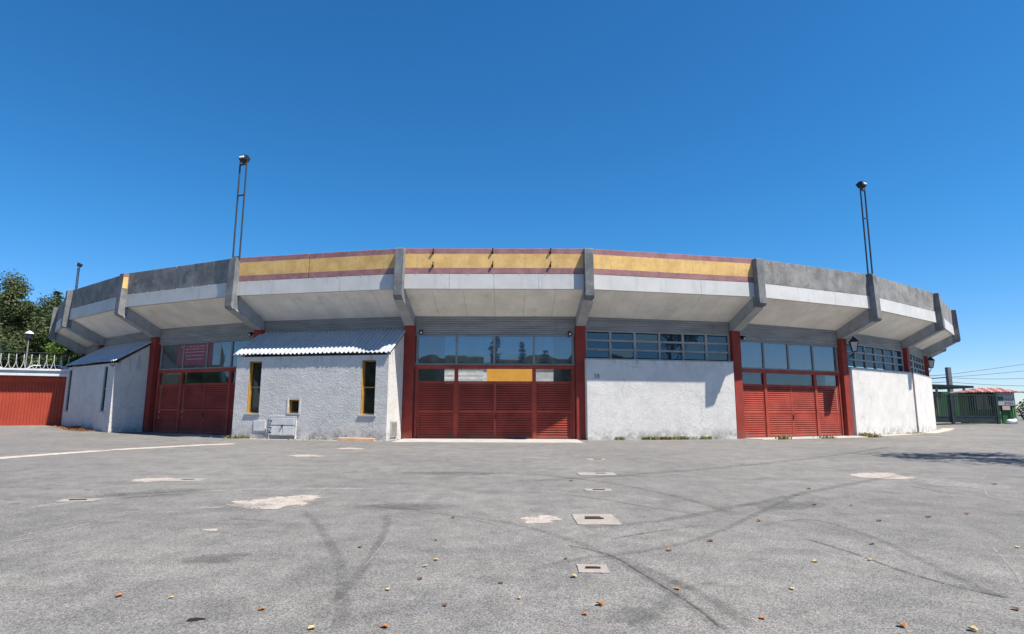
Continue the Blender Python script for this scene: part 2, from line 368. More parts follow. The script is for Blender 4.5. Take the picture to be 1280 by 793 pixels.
arena = empty('arena', (0, D, 0), 'round concrete arena with red columns, striped parapet and cantilevered canopy', 'arena')
K0, K1 = -6, 7
PT = 10.02
for k in range(K0, K1 + 1):
    F = Rad(k); long_ = k in (-1, 3)
    mb = MB(); mb.box(F, -.28, .28, -.30, .28, -.05, 6.16); mb.build('column', MT['column'], arena, bevel=.015)
    mb = MB(); bz = 7.22 if not long_ else 7.0
    mb.prof(F, [(.30, 6.16), (2.28, bz), (2.28, 7.78), (2.05, 7.80), (.0, 6.78), (-.3, 6.78), (-.3, 6.16)], -.22, .22)
    mb.prof(F, [(.36, 6.15), (2.34, bz - .02), (2.34, bz + .07), (.36, 6.24)], -.27, .27)
    mb.build('cantilever_beam', MT['beam'], arena, bevel=.01)
    mb = MB(); fz = 7.42 if not long_ else 7.18
    mb.prof(F, [(2.57, PT - .08), (2.67, fz), (2.58, fz - .14), (2.12, fz - .22), (2.12, PT - .05), (2.5, PT - .05)], -.235, .235)
    o = mb.build('parapet_fin', MT['fin'], arena, bevel=.02)
    if k == -2:
        mb = MB(); mb.prof(F, [(2.28, 9.0), (2.575, 9.0), (2.545, PT - .14), (2.28, PT - .14)], .2355, .239); mb.build('painted_face', MT['stripes'], o)
for k in range(K0, K1):
    F = Bay(k); L = F.L; e = .235
    # parapet
    mb = MB()
    seams = {-1: [4.3/9.44*L], -2: [4.4], -3: [4.6]}.get(k, [])
    edges = [-e] + seams + [L + e]
    for i in range(len(edges) - 1):
        a = edges[i] + (.02 if i else 0); b = edges[i + 1] - (.02 if i < len(edges) - 2 else 0)
        mb.box(F, a, b, 2.03, 2.25, 8.655, PT)
    if seams: mb.box(F, seams[0] - .1, seams[0] + .1, 2.0, 2.08, 8.7, PT - .05)
    mb.build('parapet_panel', MT['stripes'] if k in (-1, 0, 1) else MT['concrete'], arena, bevel=.015)
    if k not in (-1, 0, 1) and -4 <= k <= 5:   # pale plugged tie holes in the raw concrete
        for i in range(6):
            for zz in ([PT - .12, 9.0] if k > 0 else [9.35]):
                if rnd.random() < .75:
                    u = .7 + i*(L - 1.4)/5 + rnd.uniform(-.1, .1); z = zz + rnd.uniform(-.1, .06); s_ = rnd.uniform(.04, .08)
                    mb = MB(); mb.tube([F(u, 2.24, z), F(u, 2.262, z)], s_, 7); mb.build('tie_hole_plug', MT['cover'], arena)
    # metal fascia, in sheets with lapped joints
    mb = MB(); n_ = 2 if k != 0 else 4; cut = [-e] + ([L*.66] if n_ == 2 else [L*.25, L*.5, L*.75]) + [L + e]
    for i in range(len(cut) - 1):
        mb.prof(F, [(2.10, 7.83), (2.29, 7.83), (2.275, 8.60), (2.255, 8.64), (2.255, 8.70), (2.10, 8.645)] if False else
                [(2.10, 7.83), (2.30, 7.83), (2.27, 8.63), (2.10, 8.648)], cut[i] + .008, cut[i + 1] - .008)
    for i in range(7):
        u = .6 + i*(L - 1.2)/6; mb.box(F, u - .03, u + .03, 2.2, 2.285, 8.60, 8.648)
    mb.build('fascia', MT['fascia'], arena)
    # soffit of sloping panels
    mb = MB()
    for i in range(6):
        u0, u1 = L*i/6 + .006, L*(i + 1)/6 - .006
        w0, w1 = -e + (L + 2*e)*i/6 + .006, -e + (L + 2*e)*(i + 1)/6 - .006
        mb.hexa([F(w0, 2.12, 7.84), F(w1, 2.12, 7.84), F(u1, -.02, 6.715), F(u0, -.02, 6.715),
                 F(w0, 2.12, 7.90), F(w1, 2.12, 7.90), F(u1, -.02, 6.775), F(u0, -.02, 6.775)])
    mb.build('soffit', MT['soffit'], arena)
    mb = MB(); mb.hexa([F(-e, 2.04, 7.93), F(L + e, 2.04, 7.93), F(L, -.05, 6.80), F(0, -.05, 6.80), F(-e, 2.04, 8.0), F(L + e, 2.04, 8.0), F(L, -.05, 6.87), F(0, -.05, 6.87)])
    mb.build('soffit_deck', MT['dark'], arena)
    # ribbed cladding under the soffit
    ztop, zlow = 6.712, (5.70 if k in (-2, 0, 2) else 5.93 if k in (1, 3, 4) else 5.65)
    pts = []; n_ = int((ztop - zlow)/.115)
    for i in range(n_):
        z = zlow + (ztop - zlow)*i/n_; h = (ztop - zlow)/n_
        pts += [(.0, z), (.035, z + .25*h), (.035, z + .6*h), (.0, z + .85*h)]
    pts.append((.0, ztop))
    mb = MB(); mb.sheet(F, pts, .27, L*.86 - .01); mb.sheet(F, pts, L*.86 + .01, L - .27); mb.box(F, .2, L - .2, -.12, -.04, zlow, ztop + .1)
    mb.build('cladding', MT['cladding'], arena)
    # rooms behind: ceiling slab, back wall (the middle gate looks through to the ring)
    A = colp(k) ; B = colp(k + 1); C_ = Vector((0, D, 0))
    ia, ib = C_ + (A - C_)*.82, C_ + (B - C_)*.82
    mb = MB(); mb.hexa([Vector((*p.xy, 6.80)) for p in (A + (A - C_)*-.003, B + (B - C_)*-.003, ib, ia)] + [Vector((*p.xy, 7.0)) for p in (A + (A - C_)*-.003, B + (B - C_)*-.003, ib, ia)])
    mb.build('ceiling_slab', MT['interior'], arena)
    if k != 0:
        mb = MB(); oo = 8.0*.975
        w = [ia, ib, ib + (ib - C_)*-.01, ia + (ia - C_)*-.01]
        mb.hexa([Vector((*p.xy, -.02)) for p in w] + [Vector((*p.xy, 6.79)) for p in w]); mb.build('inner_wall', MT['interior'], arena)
    if k not in (-2, 0, 1, 2, 3, 4):
        mb = MB(); mb.box(F, .29, L - .29, -.2, -.0, -.05, 5.645); mb.build('wall', MT['plaster'], arena)
# side walls of the middle passage
for k in (0, 1):
    A = colp(k); C_ = Vector((0, D, 0)); ia = C_ + (A - C_)*.82; d_ = (A - C_).normalized(); t_ = Vector((-d_.y, d_.x, 0))*.12
    mb = MB(); A2 = A - d_*.35; w = [A2 - t_, A2 + t_, ia + t_, ia - t_]
    mb.hexa([Vector((*p.xy, -.02)) for p in w] + [Vector((*p.xy, 6.79)) for p in w]); mb.build('passage_wall', MT['interior'], arena)

def gate_bay(k, uL, uR, posts, mull, label):
    F = Bay(k)
    # transom windows
    fr = MB()
    z0, z1 = 4.03, 5.70; uu = [uL] + list(mull) + [uR]
    fr.box(F, uL - .12, uR + .12, -.10, .05, z0 - .02, z0 + .06); fr.box(F, uL - .12, uR + .12, -.10, .05, z1 - .09, z1)
    for i, u in enumerate(uu): fr.box(F, u - .055, u + .055, -.09, .04, z0 + .06, z1 - .09)
    w = fr.build('window', MT['frame'], arena)
    for i in range(len(uu) - 1):
        mb = MB(); mb.box(F, uu[i] + .056, uu[i + 1] - .056, -.035, -.02, z0 + .061, z1 - .091); mb.build('pane', MT['glass'], w)
    # gate frame
    fr = MB(); b = [uL] + list(posts) + [uR]
    fr.box(F, uL - .14, uR + .14, -.12, .075, 3.80, 4.005)
    for i, u in enumerate(b):
        hw = .07 if i in (0, len(b) - 1) else .10
        fr.box(F, u - hw, u + hw, -.10, .09, .02, 3.798)
    for i in range(len(b) - 1): fr.box(F, b[i] + .1, b[i + 1] - .1, -.06, .03, 3.055, 3.125)
    g = fr.build('gate', MT['red'], arena, bevel=.008)
    if label: g['label'] = label
    for i in range(len(b) - 1):
        mb = MB(); mb.box(F, b[i] + .101, b[i + 1] - .101, -.02, -.008, 3.126, 3.797); mb.build('clear_pane', MT['stripglass'], g)
    cells = []
    for i in range(len(b) - 1):
        a0, a1 = b[i] + .1003, b[i + 1] - .1003
        if i == 1: mid = (a0 + a1)/2; cells += [(a0, mid - .002), (mid + .002, a1)]
        else: cells.append((a0, a1))
    for a0, a1 in cells:
        mb = MB()
        for x0, x1 in ((a0, a0 + .06), (a1 - .06, a1)): mb.box(F, x0, x1, -.05, .035, .06, 3.05)
        for y0, y1 in ((.06, .14), (1.40, 1.49), (2.98, 3.05)): mb.box(F, a0 + .06, a1 - .06, -.05, .033, y0, y1)
        for y0, y1 in ((.14, 1.40), (1.49, 2.98)):
            n_ = round((y1 - y0)/.124); h = (y1 - y0)/n_; pts = []
            for j in range(n_):
                z = y0 + j*h; pts += [(.032, z + .002), (.012, z + h*.70), (-.085, z + h*.74), (-.085, z + h)]
            mb.sheet(F, pts, a0 + .06, a1 - .06)
        lf = mb.build('gate_leaf', MT['red'], g)
        if a0 > b[1] and a1 < b[2] and a0 > (b[1] + b[2])/2:
            mb = MB(); mb.box(F, a0 + .0, a0 + .055, .036, .06, 1.05, 1.35); mb.tube([F(a0 + .03, .05, 1.1), F(a0 + .03, .10, 1.12), F(a0 + .03, .10, 1.28), F(a0 + .03, .05, 1.3)], .012, 6); mb.build('handle', MT['black'], g)
    return g
gate_bay(-2, .56, 8.75, (2.72, 7.02), (2.68, 4.82, 6.95), 'shaded dark red louvred gate')
gate_bay(0, .40, 9.0, (2.58, 6.85), (2.57, 4.66, 6.85), 'central red louvred gate with glass strip')
gate_bay(2, .36, 8.58, (2.24, 6.44), (2.29, 4.33, 6.43), 'sunlit red louvred gate')

def band_window(k, cuts, zs):
    F = Bay(k); fr = MB(); z0, z1 = zs[0], zs[-1]
    fr.box(F, cuts[0] - .1, cuts[-1] + .1, -.10, .05, z0 - .12, z0); fr.box(F, cuts[0] - .1, cuts[-1] + .1, -.10, .05, z1, z1 + .06)
    for u in cuts: fr.box(F, u - .065, u + .065, -.09, .045, z0, z1)
    for z in zs[1:-1]: fr.box(F, cuts[0], cuts[-1], -.085, .035, z - .055, z + .055)
    w = fr.build('window', MT['bandframe'], arena); w['label'] = 'high band window of small panes'
    mb = MB()
    for i in range(len(cuts) - 1):
        for j in range(len(zs) - 1):
            t_ = rnd.uniform(-.006, .006); s_ = rnd.uniform(-.006, .006)
            u0, u1, a, b = cuts[i] + .066, cuts[i + 1] - .066, zs[j] + .056, zs[j + 1] - .056
            mb.hexa([F(u0, -.03 + t_, a), F(u1, -.03 + s_, a), F(u1, -.04 + s_, a), F(u0, -.04 + t_, a), F(u0, -.03 - s_, b), F(u1, -.03 - t_, b), F(u1, -.04 - t_, b), F(u0, -.04 - s_, b)])
    mb.build('pane', MT['bandglass'], w)
ZS = (4.42, 4.91, 5.42, 5.90)
band_window(1, [.34, 1.78, 3.24, 4.74, 6.20, 7.66, 9.12], ZS)
L3 = Bay(3).L; band_window(3, [.4 + (L3 - .8)*i/6 for i in range(7)], ZS)
L4 = Bay(4).L; band_window(4, [.4 + (L4 - .8)*i/6 for i in range(7)], ZS)
for k, u0, u1, o1 in ((1, .17, 9.0, .58), (3, .34, 9.42, .46), (4, .16, 8.7, .46)):
    F = Bay(k); mb = MB(); mb.box(F, u0, u1, -.02, o1, -.1, 4.32)
    w = mb.build('outer_wall', MT['smoothplaster'], arena, bevel=.03)
    mb = MB(); mb.box(F, u0 - .015, u1 + .015, .0, o1 + .02, 4.323, 4.36); mb.build('wall_capping', MT['sill'], w)
    w['label'] = 'rough white plaster wall panel'
# house number on the middle white wall
F = Bay(1)
tx = bpy.data.curves.new('house_number', 'FONT'); tx.body = '38'; tx.size = .36; tx.extrude = .004
tx.materials.append(MT['digit'])
to_ = bpy.data.objects.new('house_number_text', tx); COL.objects.link(to_); bpy.context.view_layer.update()
tm = bpy.data.meshes.new_from_object(to_.evaluated_get(bpy.context.evaluated_depsgraph_get())); bpy.data.objects.remove(to_)
to = bpy.data.objects.new('house_number', tm); COL.objects.link(to); to.parent = arena
p = F(.56, .584, 3.28); to.matrix_parent_inverse = Matrix.Identity(4)
to.rotation_euler = (math.pi/2, 0, math.atan2(F.t.y, F.t.x)); to.location = p - Vector((0, D, 0))
# flag holders on the middle parapet
F = Bay(0)
for u, z in ((1.46, 9.78), (1.46, 9.06), (4.6, 9.82), (4.6, 9.08), (7.65, 9.80), (7.65, 9.08)):
    mb = MB(); mb.box(F, u - .05, u + .05, 2.25, 2.27, z - .07, z + .07)
    mb.tube([F(u, 2.26, z - .02), F(u + .01, 2.33, z + .04), F(u + .03, 2.36, z + .2)], .04, 7)
    mb.build('flag_holder', MT['rust'], arena)
# red reflection painted as a lettered sheet on the pane, beside paper notices
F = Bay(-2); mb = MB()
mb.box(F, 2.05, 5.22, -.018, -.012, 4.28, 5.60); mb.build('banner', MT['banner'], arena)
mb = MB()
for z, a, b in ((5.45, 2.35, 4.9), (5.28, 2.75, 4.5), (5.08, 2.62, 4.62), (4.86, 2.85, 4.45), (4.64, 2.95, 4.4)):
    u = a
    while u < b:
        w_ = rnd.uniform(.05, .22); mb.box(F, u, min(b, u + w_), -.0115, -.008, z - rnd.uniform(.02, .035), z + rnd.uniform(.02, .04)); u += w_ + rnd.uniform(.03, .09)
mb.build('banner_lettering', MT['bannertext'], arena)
mb = MB(); mb.box(F, 5.28, 5.98, -.018, -.012, 4.22, 5.60)
mb.build('notice_sheet', MT['notice'], arena)
F = Bay(0); mb = MB(); mb.box(F, 4.07, 4.45, -.018, -.012, 4.10, 4.52); mb.build('notice_sheet', MT['notice'], arena)
# far stand seen through the strip above the middle gate
mb = MB(); C_ = Vector((0, D, 0)); NA = 40
for i in range(NA):
    a0, a1 = R(120 + 120*i/NA), R(120 + 120*(i + 1)/NA)
    for j in range(12):
        r0, r1, z = 29 + j*1.2, 29 + (j + 1)*1.2, 2 + j*.62
        P = [C_ + Vector((r*math.sin(a), -r*math.cos(a), 0)) for r, a in ((r0, a0), (r0, a1), (r1, a1), (r1, a0))]
        mb.add([Vector((*P[0].xy, z - .62)), Vector((*P[1].xy, z - .62)), Vector((*P[1].xy, z)), Vector((*P[0].xy, z)), Vector((*P[2].xy, z)), Vector((*P[3].xy, z))], [(0, 1, 2, 3), (3, 2, 4, 5)])
mb.build('seating_tiers', MT['tier'], arena)
mb = MB(); y_ = D + 33.0
mb.box(world, -3.7, 5.2, y_ - .2, y_, 6.2, 9.1); mb.build('yellow_board', MT['yellowboard'], arena)
mb = MB()
for x0, x1, y0 in ((-15, -9.5, 40), (7.2, 9.2, 40)):
    mb.box(world, x0, x1, D + 24, D + 24.3, 0, 3.2)
for zz in (6.6, 7.4, 8.2): mb.box(world, -16, -4.4, D + 32.5, D + 32.7, zz, zz + .35)
mb.build('ring_barrier', MT['tier'], arena)
mb = MB(); mb.box(world, -26, 26, D + 44, D + 44.4, 6, 12.5); mb.build('far_wall', MT['interior'], arena)

# ------------------------------------------------------------------ lean-to annexes
def annex(k, u0, u1, out, wins, label, full):
    F = Bay(k); mid = F((u0 + u1)/2, out/2, 0)
    root = empty('annex', mid, label, 'annex')
    ze, zb = 4.38, 5.92; T = .28
    # front wall pieced round its openings
    mb = MB(); us = sorted(wins, key=lambda w: w[0]); c = u0
    for a, b, za, zb_ in us:
        mb.box(F, c, a, out - T, out, -.1, ze); mb.box(F, a, b, out - T, out, -.1, za); mb.box(F, a, b, out - T, out, zb_, ze); c = b
    mb.box(F, c, u1, out - T, out, -.1, ze)
    wl = mb.build('front_wall', MT['plaster'], root)
    for a, b in ((u0, u0 + .25), (u1 - .25, u1)):
        mb = MB(); mb.prof(F, [(.29 if False else .0, -.1), (out - T, -.1), (out - T, ze + .12), (.0, zb - .06)], a, b)
        mb.build('side_wall', MT['plaster'], root)
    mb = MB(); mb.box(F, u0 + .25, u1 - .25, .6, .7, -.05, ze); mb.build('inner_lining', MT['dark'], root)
    # corrugated roof
    n_ = int((u1 - u0 + .5)/.25); mb = MB(); top = []; 
    o0, o1 = .06, out + .12; za, zb2 = zb + .06, ze + .11
    us_ = []
    for i in range(n_):
        u = u0 - .2 + i*.25; us_ += [(u, 0), (u + .10, 0), (u + .135, .055), (u + .215, .055), (u + .25, 0)]
    SEG = 10
    for j in range(SEG + 1):
        f_ = j/SEG
        for i, (u, h) in enumerate(us_):
            w_ = .0 if j < SEG - 1 else rnd.uniform(-.012, .012)
            top.append(F(u, o0 + (o1 - o0)*f_ + w_, za + (zb2 - za)*f_ + h + .012*math.sin(u*1.3)*f_ + w_))
    N = len(us_); fs = []
    for j in range(SEG):
        for i in range(N - 1): fs.append((j*N + i, j*N + i + 1, (j + 1)*N + i + 1, (j + 1)*N + i))
    mb.add(top, fs); rf = mb.build('roof', MT['zinc'], root)
    so = rf.modifiers.new('thickness', 'SOLIDIFY'); so.thickness = .012
    # tall windows
    for wi, (a, b, za, zb_) in enumerate(us):
        fr = MB(); q = .07 if b - a > .55 else .05; o_ = out - (.20 if full else .07); mt = MT['ochre'] if full else MT['frame']
        for x0, x1 in ((a, a + q), (b - q, b)): fr.box(F, x0, x1, o_ - .08, o_ + .02, za, zb_)
        for y0, y1 in ((za, za + q), (zb_ - q, zb_)): fr.box(F, a + q, b - q, o_ - .08, o_ + .02, y0, y1)
        if zb_ - za > 1.5: fr.box(F, a + q, b - q, o_ - .06, o_ + .01, (za + zb_)/2 - .03, (za + zb_)/2 + .03)
        if full: fr.box(F, a + .002, a + .03, o_ + .02, out - .01, za + .002, zb_ - .002); fr.box(F, a + .03, b - .002, o_ + .02, out - .01, zb_ - .03, zb_ - .002)
        w = fr.build('window', mt, root)
        mb = MB(); mb.box(F, a + q, b - q, o_ - .04, o_ - .03, za + q, zb_ - q); mb.build('pane', MT['annexglass'], w)
        mb = MB(); mb.box(F, a - .1, b + .1, out - .17, out + .05, za - .09, za - .002); mb.build('sill', MT['sill'], w, bevel=.01)
    return root, F
AA, FA = annex(-1, .22, 9.18, 2.2, [(1.03, 1.78, 1.34, 4.14), (7.70, 8.48, 1.30, 4.12), (3.56, 4.16, 1.36, 2.07)],
               'white lean-to annex with ochre windows under a corrugated metal roof', True)
F = FA; out = 2.2
fr = MB(); fr.box(F, 2.47, 2.53, out, out + .04, .0, 1.22); fr.box(F, 4.03, 4.09, out, out + .04, .0, 1.22); fr.box(F, 2.53, 4.03, out, out + .04, 1.15, 1.22)
h = fr.build('hatch', MT['hatch'], AA)
for u0, u1, z0, z1 in ((2.55, 4.01, .72, 1.13), (2.55, 3.27, .2, .68), (3.29, 4.01, .2, .68)):
    mb = MB(); mb.box(F, u0, u1, out, out + .045, z0, z1); mb.box(F, u0 + .04, u1 - .04, out + .045, out + .053, z0 + .04, z1 - .04); mb.build('hatch_door', MT['hatch'], h, bevel=.006)
mb = MB(); mb.box(F, 2.53, 4.03, out, out + .01, .0, .19); mb.build('hatch_vent', MT['frame'], h)
for z in (.35, .6, .95): 
    mb = MB(); mb.box(F, 2.50, 2.66, out + .06, out + .085, z - .025, z + .025); mb.build('hinge', MT['black'], h)
mb = MB(); mb.box(F, 3.24, 3.32, out + .053, out + .1, .66, .74); mb.build('latch', MT['black'], h)
mb = MB(); mb.box(F, 1.53, 2.25, out, out + .03, .4, .97); mb.box(F, 1.57, 2.21, out + .03, out + .036, .44, .93); mb.build('access_panel', MT['hatch'], AA, bevel=.006)
mb = MB(); mb.tube([F(2.27, out + .03, .55), F(2.36, out + .04, .5), F(2.36, out + .04, .38), F(2.47, out + .03, .36)], .018, 6); mb.build('conduit', MT['sill'], AA)
for a, b in ((3.46, 3.55), (4.17, 4.26)):
    mb = MB(); mb.box(F, a, b, out, out + .02, 1.37, 2.15); mb.build('window_trim', MT['hatch'], AA)
# meter box on the right hand side wall
mb = MB(); mb.box(F, 9.181, 9.23, .95, 1.75, .15, .98); bx = mb.build('meter_box', MT['sill'], AA, bevel=.008)
mb = MB(); mb.box(F, 9.231, 9.245, 1.02, 1.68, .22, .91); mb.build('meter_door', MT['frame'], bx)
AB, FB = annex(-3, .55, 8.62, 2.2, [(7.05, 7.6, 1.40, 4.2), (.95, 1.5, 1.40, 4.2)], 'grey-white lean-to annex between the red sheet wall and the shaded gate', False)
F = FB; mb = MB(); mb.tube([F(8.75, 2.3, 4.35), F(8.7, 2.26, 4.1), F(8.4, 2.26, 4.2), F(8.2, 2.3, 4.28)], .04, 7); mb.build('gutter_outlet', MT['frame'], AB)

# ------------------------------------------------------------------ forecourt
xs = [-3000, -1200, -500, -250, -150] + [-100 + 2.5*i for i in range(81)] + [150, 250, 500, 1200, 3000]
mb = MB(); n = len(xs); ys = xs
mb.add([(x, y, gz(x, y)) for y in ys for x in xs], [(j*n + i, j*n + i + 1, (j + 1)*n + i + 1, (j + 1)*n + i) for j in range(n - 1) for i in range(n - 1)])
tag(mb.build('ground', MT['asphalt'], smooth=True), kind='structure')
def strip(name, pts, width, mat, z=.004, sub=10):
    "soft edged band along ground points"
    pts = [Vector((p[0], p[1], 0)) for p in pts]; P = []
    for i in range(len(pts) - 1):
        p0, p1, p2, p3 = pts[max(i - 1, 0)], pts[i], pts[i + 1], pts[min(i + 2, len(pts) - 1)]
        for j in range(sub):
            t = j/sub; P.append(.5*((2*p1) + (p2 - p0)*t + (2*p0 - 5*p1 + 4*p2 - p3)*t*t + (3*p1 - p0 - 3*p2 + p3)*t**3))
    P.append(pts[-1]); vs = []; fd = []; n = len(P)
    for i, p in enumerate(P):
        t = (P[min(i + 1, n - 1)] - P[max(i - 1, 0)]).normalized(); s = Vector((-t.y, t.x, 0)); w = width
        endf = min(1, i/4, (n - 1 - i)/4)
        for q, f in ((-1.2, 0), (-.35, .9), (.35, .9), (1.2, 0)):
            v = p + s*w*.5*q; vs.append((v.x, v.y, gz(v.x, v.y) + z)); fd.append(f*endf)
    mb = MB(); mb.add(vs, [(i*4 + j, i*4 + j + 1, i*4 + j + 5, i*4 + j + 4) for i in range(n - 1) for j in range(3)])
    return tag(mb.build(name, mat, fade=fd), kind='structure')
def blob(name, c, rx, ry, mat, rot=0, z=.005, seed=0):
    r_ = random.Random(seed); n = 28; ph = [r_.uniform(0, 6.28) for _ in range(4)]; vs = [(c.x, c.y, gz(c.x, c.y) + z)]; fd = [1.]
    for ring, f in ((.6, .85), (1.3, 0.)):
        for i in range(n):
            a = 2*math.pi*i/n; w = 1 + .16*math.sin(2*a + ph[0]) + .1*math.sin(3*a + ph[1]) + .07*math.sin(5*a + ph[2])
            x, y = math.cos(a)*rx*ring*w, math.sin(a)*ry*ring*w
            x, y = x*math.cos(rot) - y*math.sin(rot), x*math.sin(rot) + y*math.cos(rot)
            vs.append((c.x + x, c.y + y, gz(c.x + x, c.y + y) + z)); fd.append(f)
    fs = [(0, 1 + i, 1 + (i + 1) % n) for i in range(n)] + [(1 + i, 1 + n + i, 1 + n + (i + 1) % n, 1 + (i + 1) % n) for i in range(n)]
    mb = MB(); mb.add(vs, fs); return tag(mb.build(name, mat, fade=fd), kind='structure')
def gp(*pp): return [G(*p) for p in pp]
# tyre marks, scrapes and cracks
strip('tyre_mark', gp((372, 632), (400, 660), (424, 705), (428, 760), (415, 793)), .22, MT['mark'])
strip('tyre_mark', gp((486, 640), (478, 672), (452, 712), (425, 745), (380, 790)), .20, MT['mark'], .0045)
strip('tyre_mark', gp((440, 632), (500, 636), (570, 645), (640, 655), (720, 678), (800, 715), (880, 770), (905, 793)), .24, MT['mark'], .005)
strip('tyre_mark', gp((640, 718), (720, 700), (800, 690), (880, 672), (960, 636), (1010, 612)), .2, MT['mark'], .0055)
strip('tyre_mark', gp((760, 690), (830, 722), (890, 750), (950, 793)), .26, MT['mark'], .006)
strip('tyre_mark', gp((930, 662), (1010, 650), (1090, 672), (1180, 715), (1280, 760)), .2, MT['mark'], .0045)
strip('tyre_mark', gp((520, 600), (640, 592), (760, 604), (860, 625), (930, 650)), .3, MT['mark'], .004)
strip('tyre_mark', gp((780, 793), (820, 765), (850, 740), (905, 725)), .22, MT['mark'], .0065)
strip('tyre_mark', gp((600, 604), (760, 596), (900, 585), (1040, 570), (1130, 556)), .55, MT['mark'], .0045)
strip('tyre_mark', gp((690, 662), (820, 652), (940, 630), (1060, 606), (1150, 590)), .35, MT['mark'], .0052)
strip('worn_streak', gp((0, 640), (150, 622), (320, 612), (520, 612)), .5, MT['scratch'], .0035)
strip('pavement_scrape', gp((0, 681), (60, 668), (130, 650), (190, 638), (300, 634)), .07, MT['scratch'])
strip('pavement_scrape', gp((0, 676), (70, 661), (140, 646), (200, 636)), .05, MT['scratch'], .0045)
strip('pavement_scrape', gp((430, 633), (500, 638), (570, 645), (640, 660)), .06, MT['scratch'], .007)
strip('pavement_scrape', gp((488, 668), (470, 692), (450, 715)), .03, MT['scratch'], .007)
strip('pavement_scrape', gp((120, 620), (175, 617), (230, 606), (290, 598)), .06, MT['scratch'])
strip('pavement_scrape', gp((1186, 612), (1226, 600), (1232, 594), (1243, 590)), .07, MT['scratch'])
strip('pavement_scrape', gp((1226, 600), (1232, 615), (1238, 622), (1280, 632)), .08, MT['scratch'], .0045)
strip('pavement_scrape', gp((1236, 680), (1255, 700), (1272, 720), (1280, 740)), .05, MT['scratch'], .0045)
strip('pavement_scrape', gp((355, 599), (460, 600), (560, 601)), .05, MT['scratch'], .0045)
strip('pavement_crack', gp((640, 616), (700, 618), (760, 626), (820, 636), (885, 645)), .05, MT['crack'], .0075)
strip('pavement_crack', gp((1000, 672), (1060, 690), (1130, 715), (1200, 735), (1280, 752)), .05, MT['crack'], .0075)
strip('pavement_crack', gp((755, 677), (800, 668), (850, 661), (885, 656)), .035, MT['crack'], .0075)
strip('pavement_crack', gp((700, 680), (760, 694), (800, 716), (870, 760), (905, 790)), .04, MT['crack'], .0075)
strip('pavement_crack', gp((1130, 606), (1180, 616), (1230, 622), (1280, 630)), .05, MT['crack'], .008)
strip('gutter_strip', gp((-60, 578), (0, 573), (60, 568.5), (130, 563.5), (190, 560), (250, 556.8), (300, 554.8)), 1.0, MT['gutter'], .006)
blob('concrete_patch', G(346, 628), .66, .85, MT['patch'], .25, seed=1)
blob('concrete_patch', G(312, 632), .38, .30, MT['scratch'], 0, .006, seed=8)
blob('concrete_patch', G(676, 650), .32, .34, MT['patch'], 0, seed=2)
blob('concrete_patch', G(1100, 595), .62, .95, MT['patch'], -.5, seed=3)
blob('concrete_patch', G(262, 635), .28, .2, MT['scratch'], 0, seed=4)
blob('concrete_patch', G(1200, 606), 1.0, 1.1, MT['scratch'], .2, .0055, seed=5)
blob('concrete_patch', G(190, 600), .55, .35, MT['patch'], 0, seed=6)
blob('concrete_patch', G(110, 563), 1.6, .5, MT['scratch'], .1, .008, seed=9)
blob('concrete_patch', G(382, 570), .7, .45, MT['patch'], 0, seed=10)
blob('concrete_patch', G(437, 561), .6, .5, MT['patch'], 0, seed=11)
blob('concrete_patch', G(262, 663), .12, .10, MT['patch'], 0, seed=12)
blob('concrete_patch', G(1205, 553), 1.0, .5, MT['scratch'], 0, seed=14)
blob('concrete_patch', G(745, 558), .75, .35, MT['scratch'], 0, seed=16)
blob('concrete_patch', G(672, 573), .9, .45, MT['scratch'], 0, seed=17)
blob('tar_patch', G(195, 617), 1.15, .75, MT['darkpatch'], .1, seed=20)
blob('tar_patch', G(505, 634), .9, .5, MT['darkpatch'], -.2, seed=21)
blob('tar_patch', G(244, 775), .05, .028, MT['slot'], 0, seed=22)
blob('tar_patch', G(844, 729), .10, .09, MT['darkpatch'], .7, .009, seed=23)
blob('tar_patch', G(270, 698), .5, .25, MT['darkpatch'], .3, seed=24)
blob('tar_patch', G(560, 592), 1.5, .6, MT['darkpatch'], 0, seed=25)
blob('tar_patch', G(980, 632), 1.1, .5, MT['darkpatch'], .3, .0085, seed=26)
blob('tar_patch', G(792, 770), .32, .22, MT['darkpatch'], .6, .009, seed=27)
for i, (x, y) in enumerate(((110, 613), (75, 608), (47, 598), (70, 582), (87, 584), (150, 619), (168, 638), (10, 625), (20, 630), (58, 612), (196, 583))):
    blob('tar_patch', G(x, y), .13, .11, MT['darkpatch'], 0, .009, seed=40 + i)
# pale aprons in front of the gates
for k, u0, u1, o1 in ((0, -.2, 9.15, 3.2), (2, .1, 9.3, 1.7), (-2, .3, 9.0, 1.2)):
    F = Bay(k); mb = MB(); mb.box(F, u0, u1, -.9, o1, -.08, .03)
    tag(mb.build('gate_apron', MT['apron'], bevel=.02, loc=F(4.5, 0, 0)), kind='structure')
F = Bay(3); strip('wall_foot_strip', [F(u, .9, 0) for u in (-.5, 3, 6, 9.6)], .9, MT['gutter'], .006)
F = Bay(4); strip('wall_foot_strip', [F(u, 1.0, 0) for u in (-.2, 3, 6, 9.6, 12)], 1.2, MT['gutter'], .007)
F = Bay(1); strip('wall_foot_strip', [F(u, .75, 0) for u in (.2, 3, 6, 9)], .3, MT['scratch'], .006)
F = Bay(-1); strip('wall_foot_strip', [F(u, 2.45, 0) for u in (-.3, 3, 6, 9.6)], .5, MT['gutter'], .006)
strip('road_edge_line', gp((1070, 545.5), (1130, 545.5), (1200, 547), (1290, 549)), .35, MT['gutter'], .008)
strip('road_edge_line', gp((1160, 536), (1200, 537), (1240, 540), (1290, 543)), 2.2, MT['scratch'], .006)

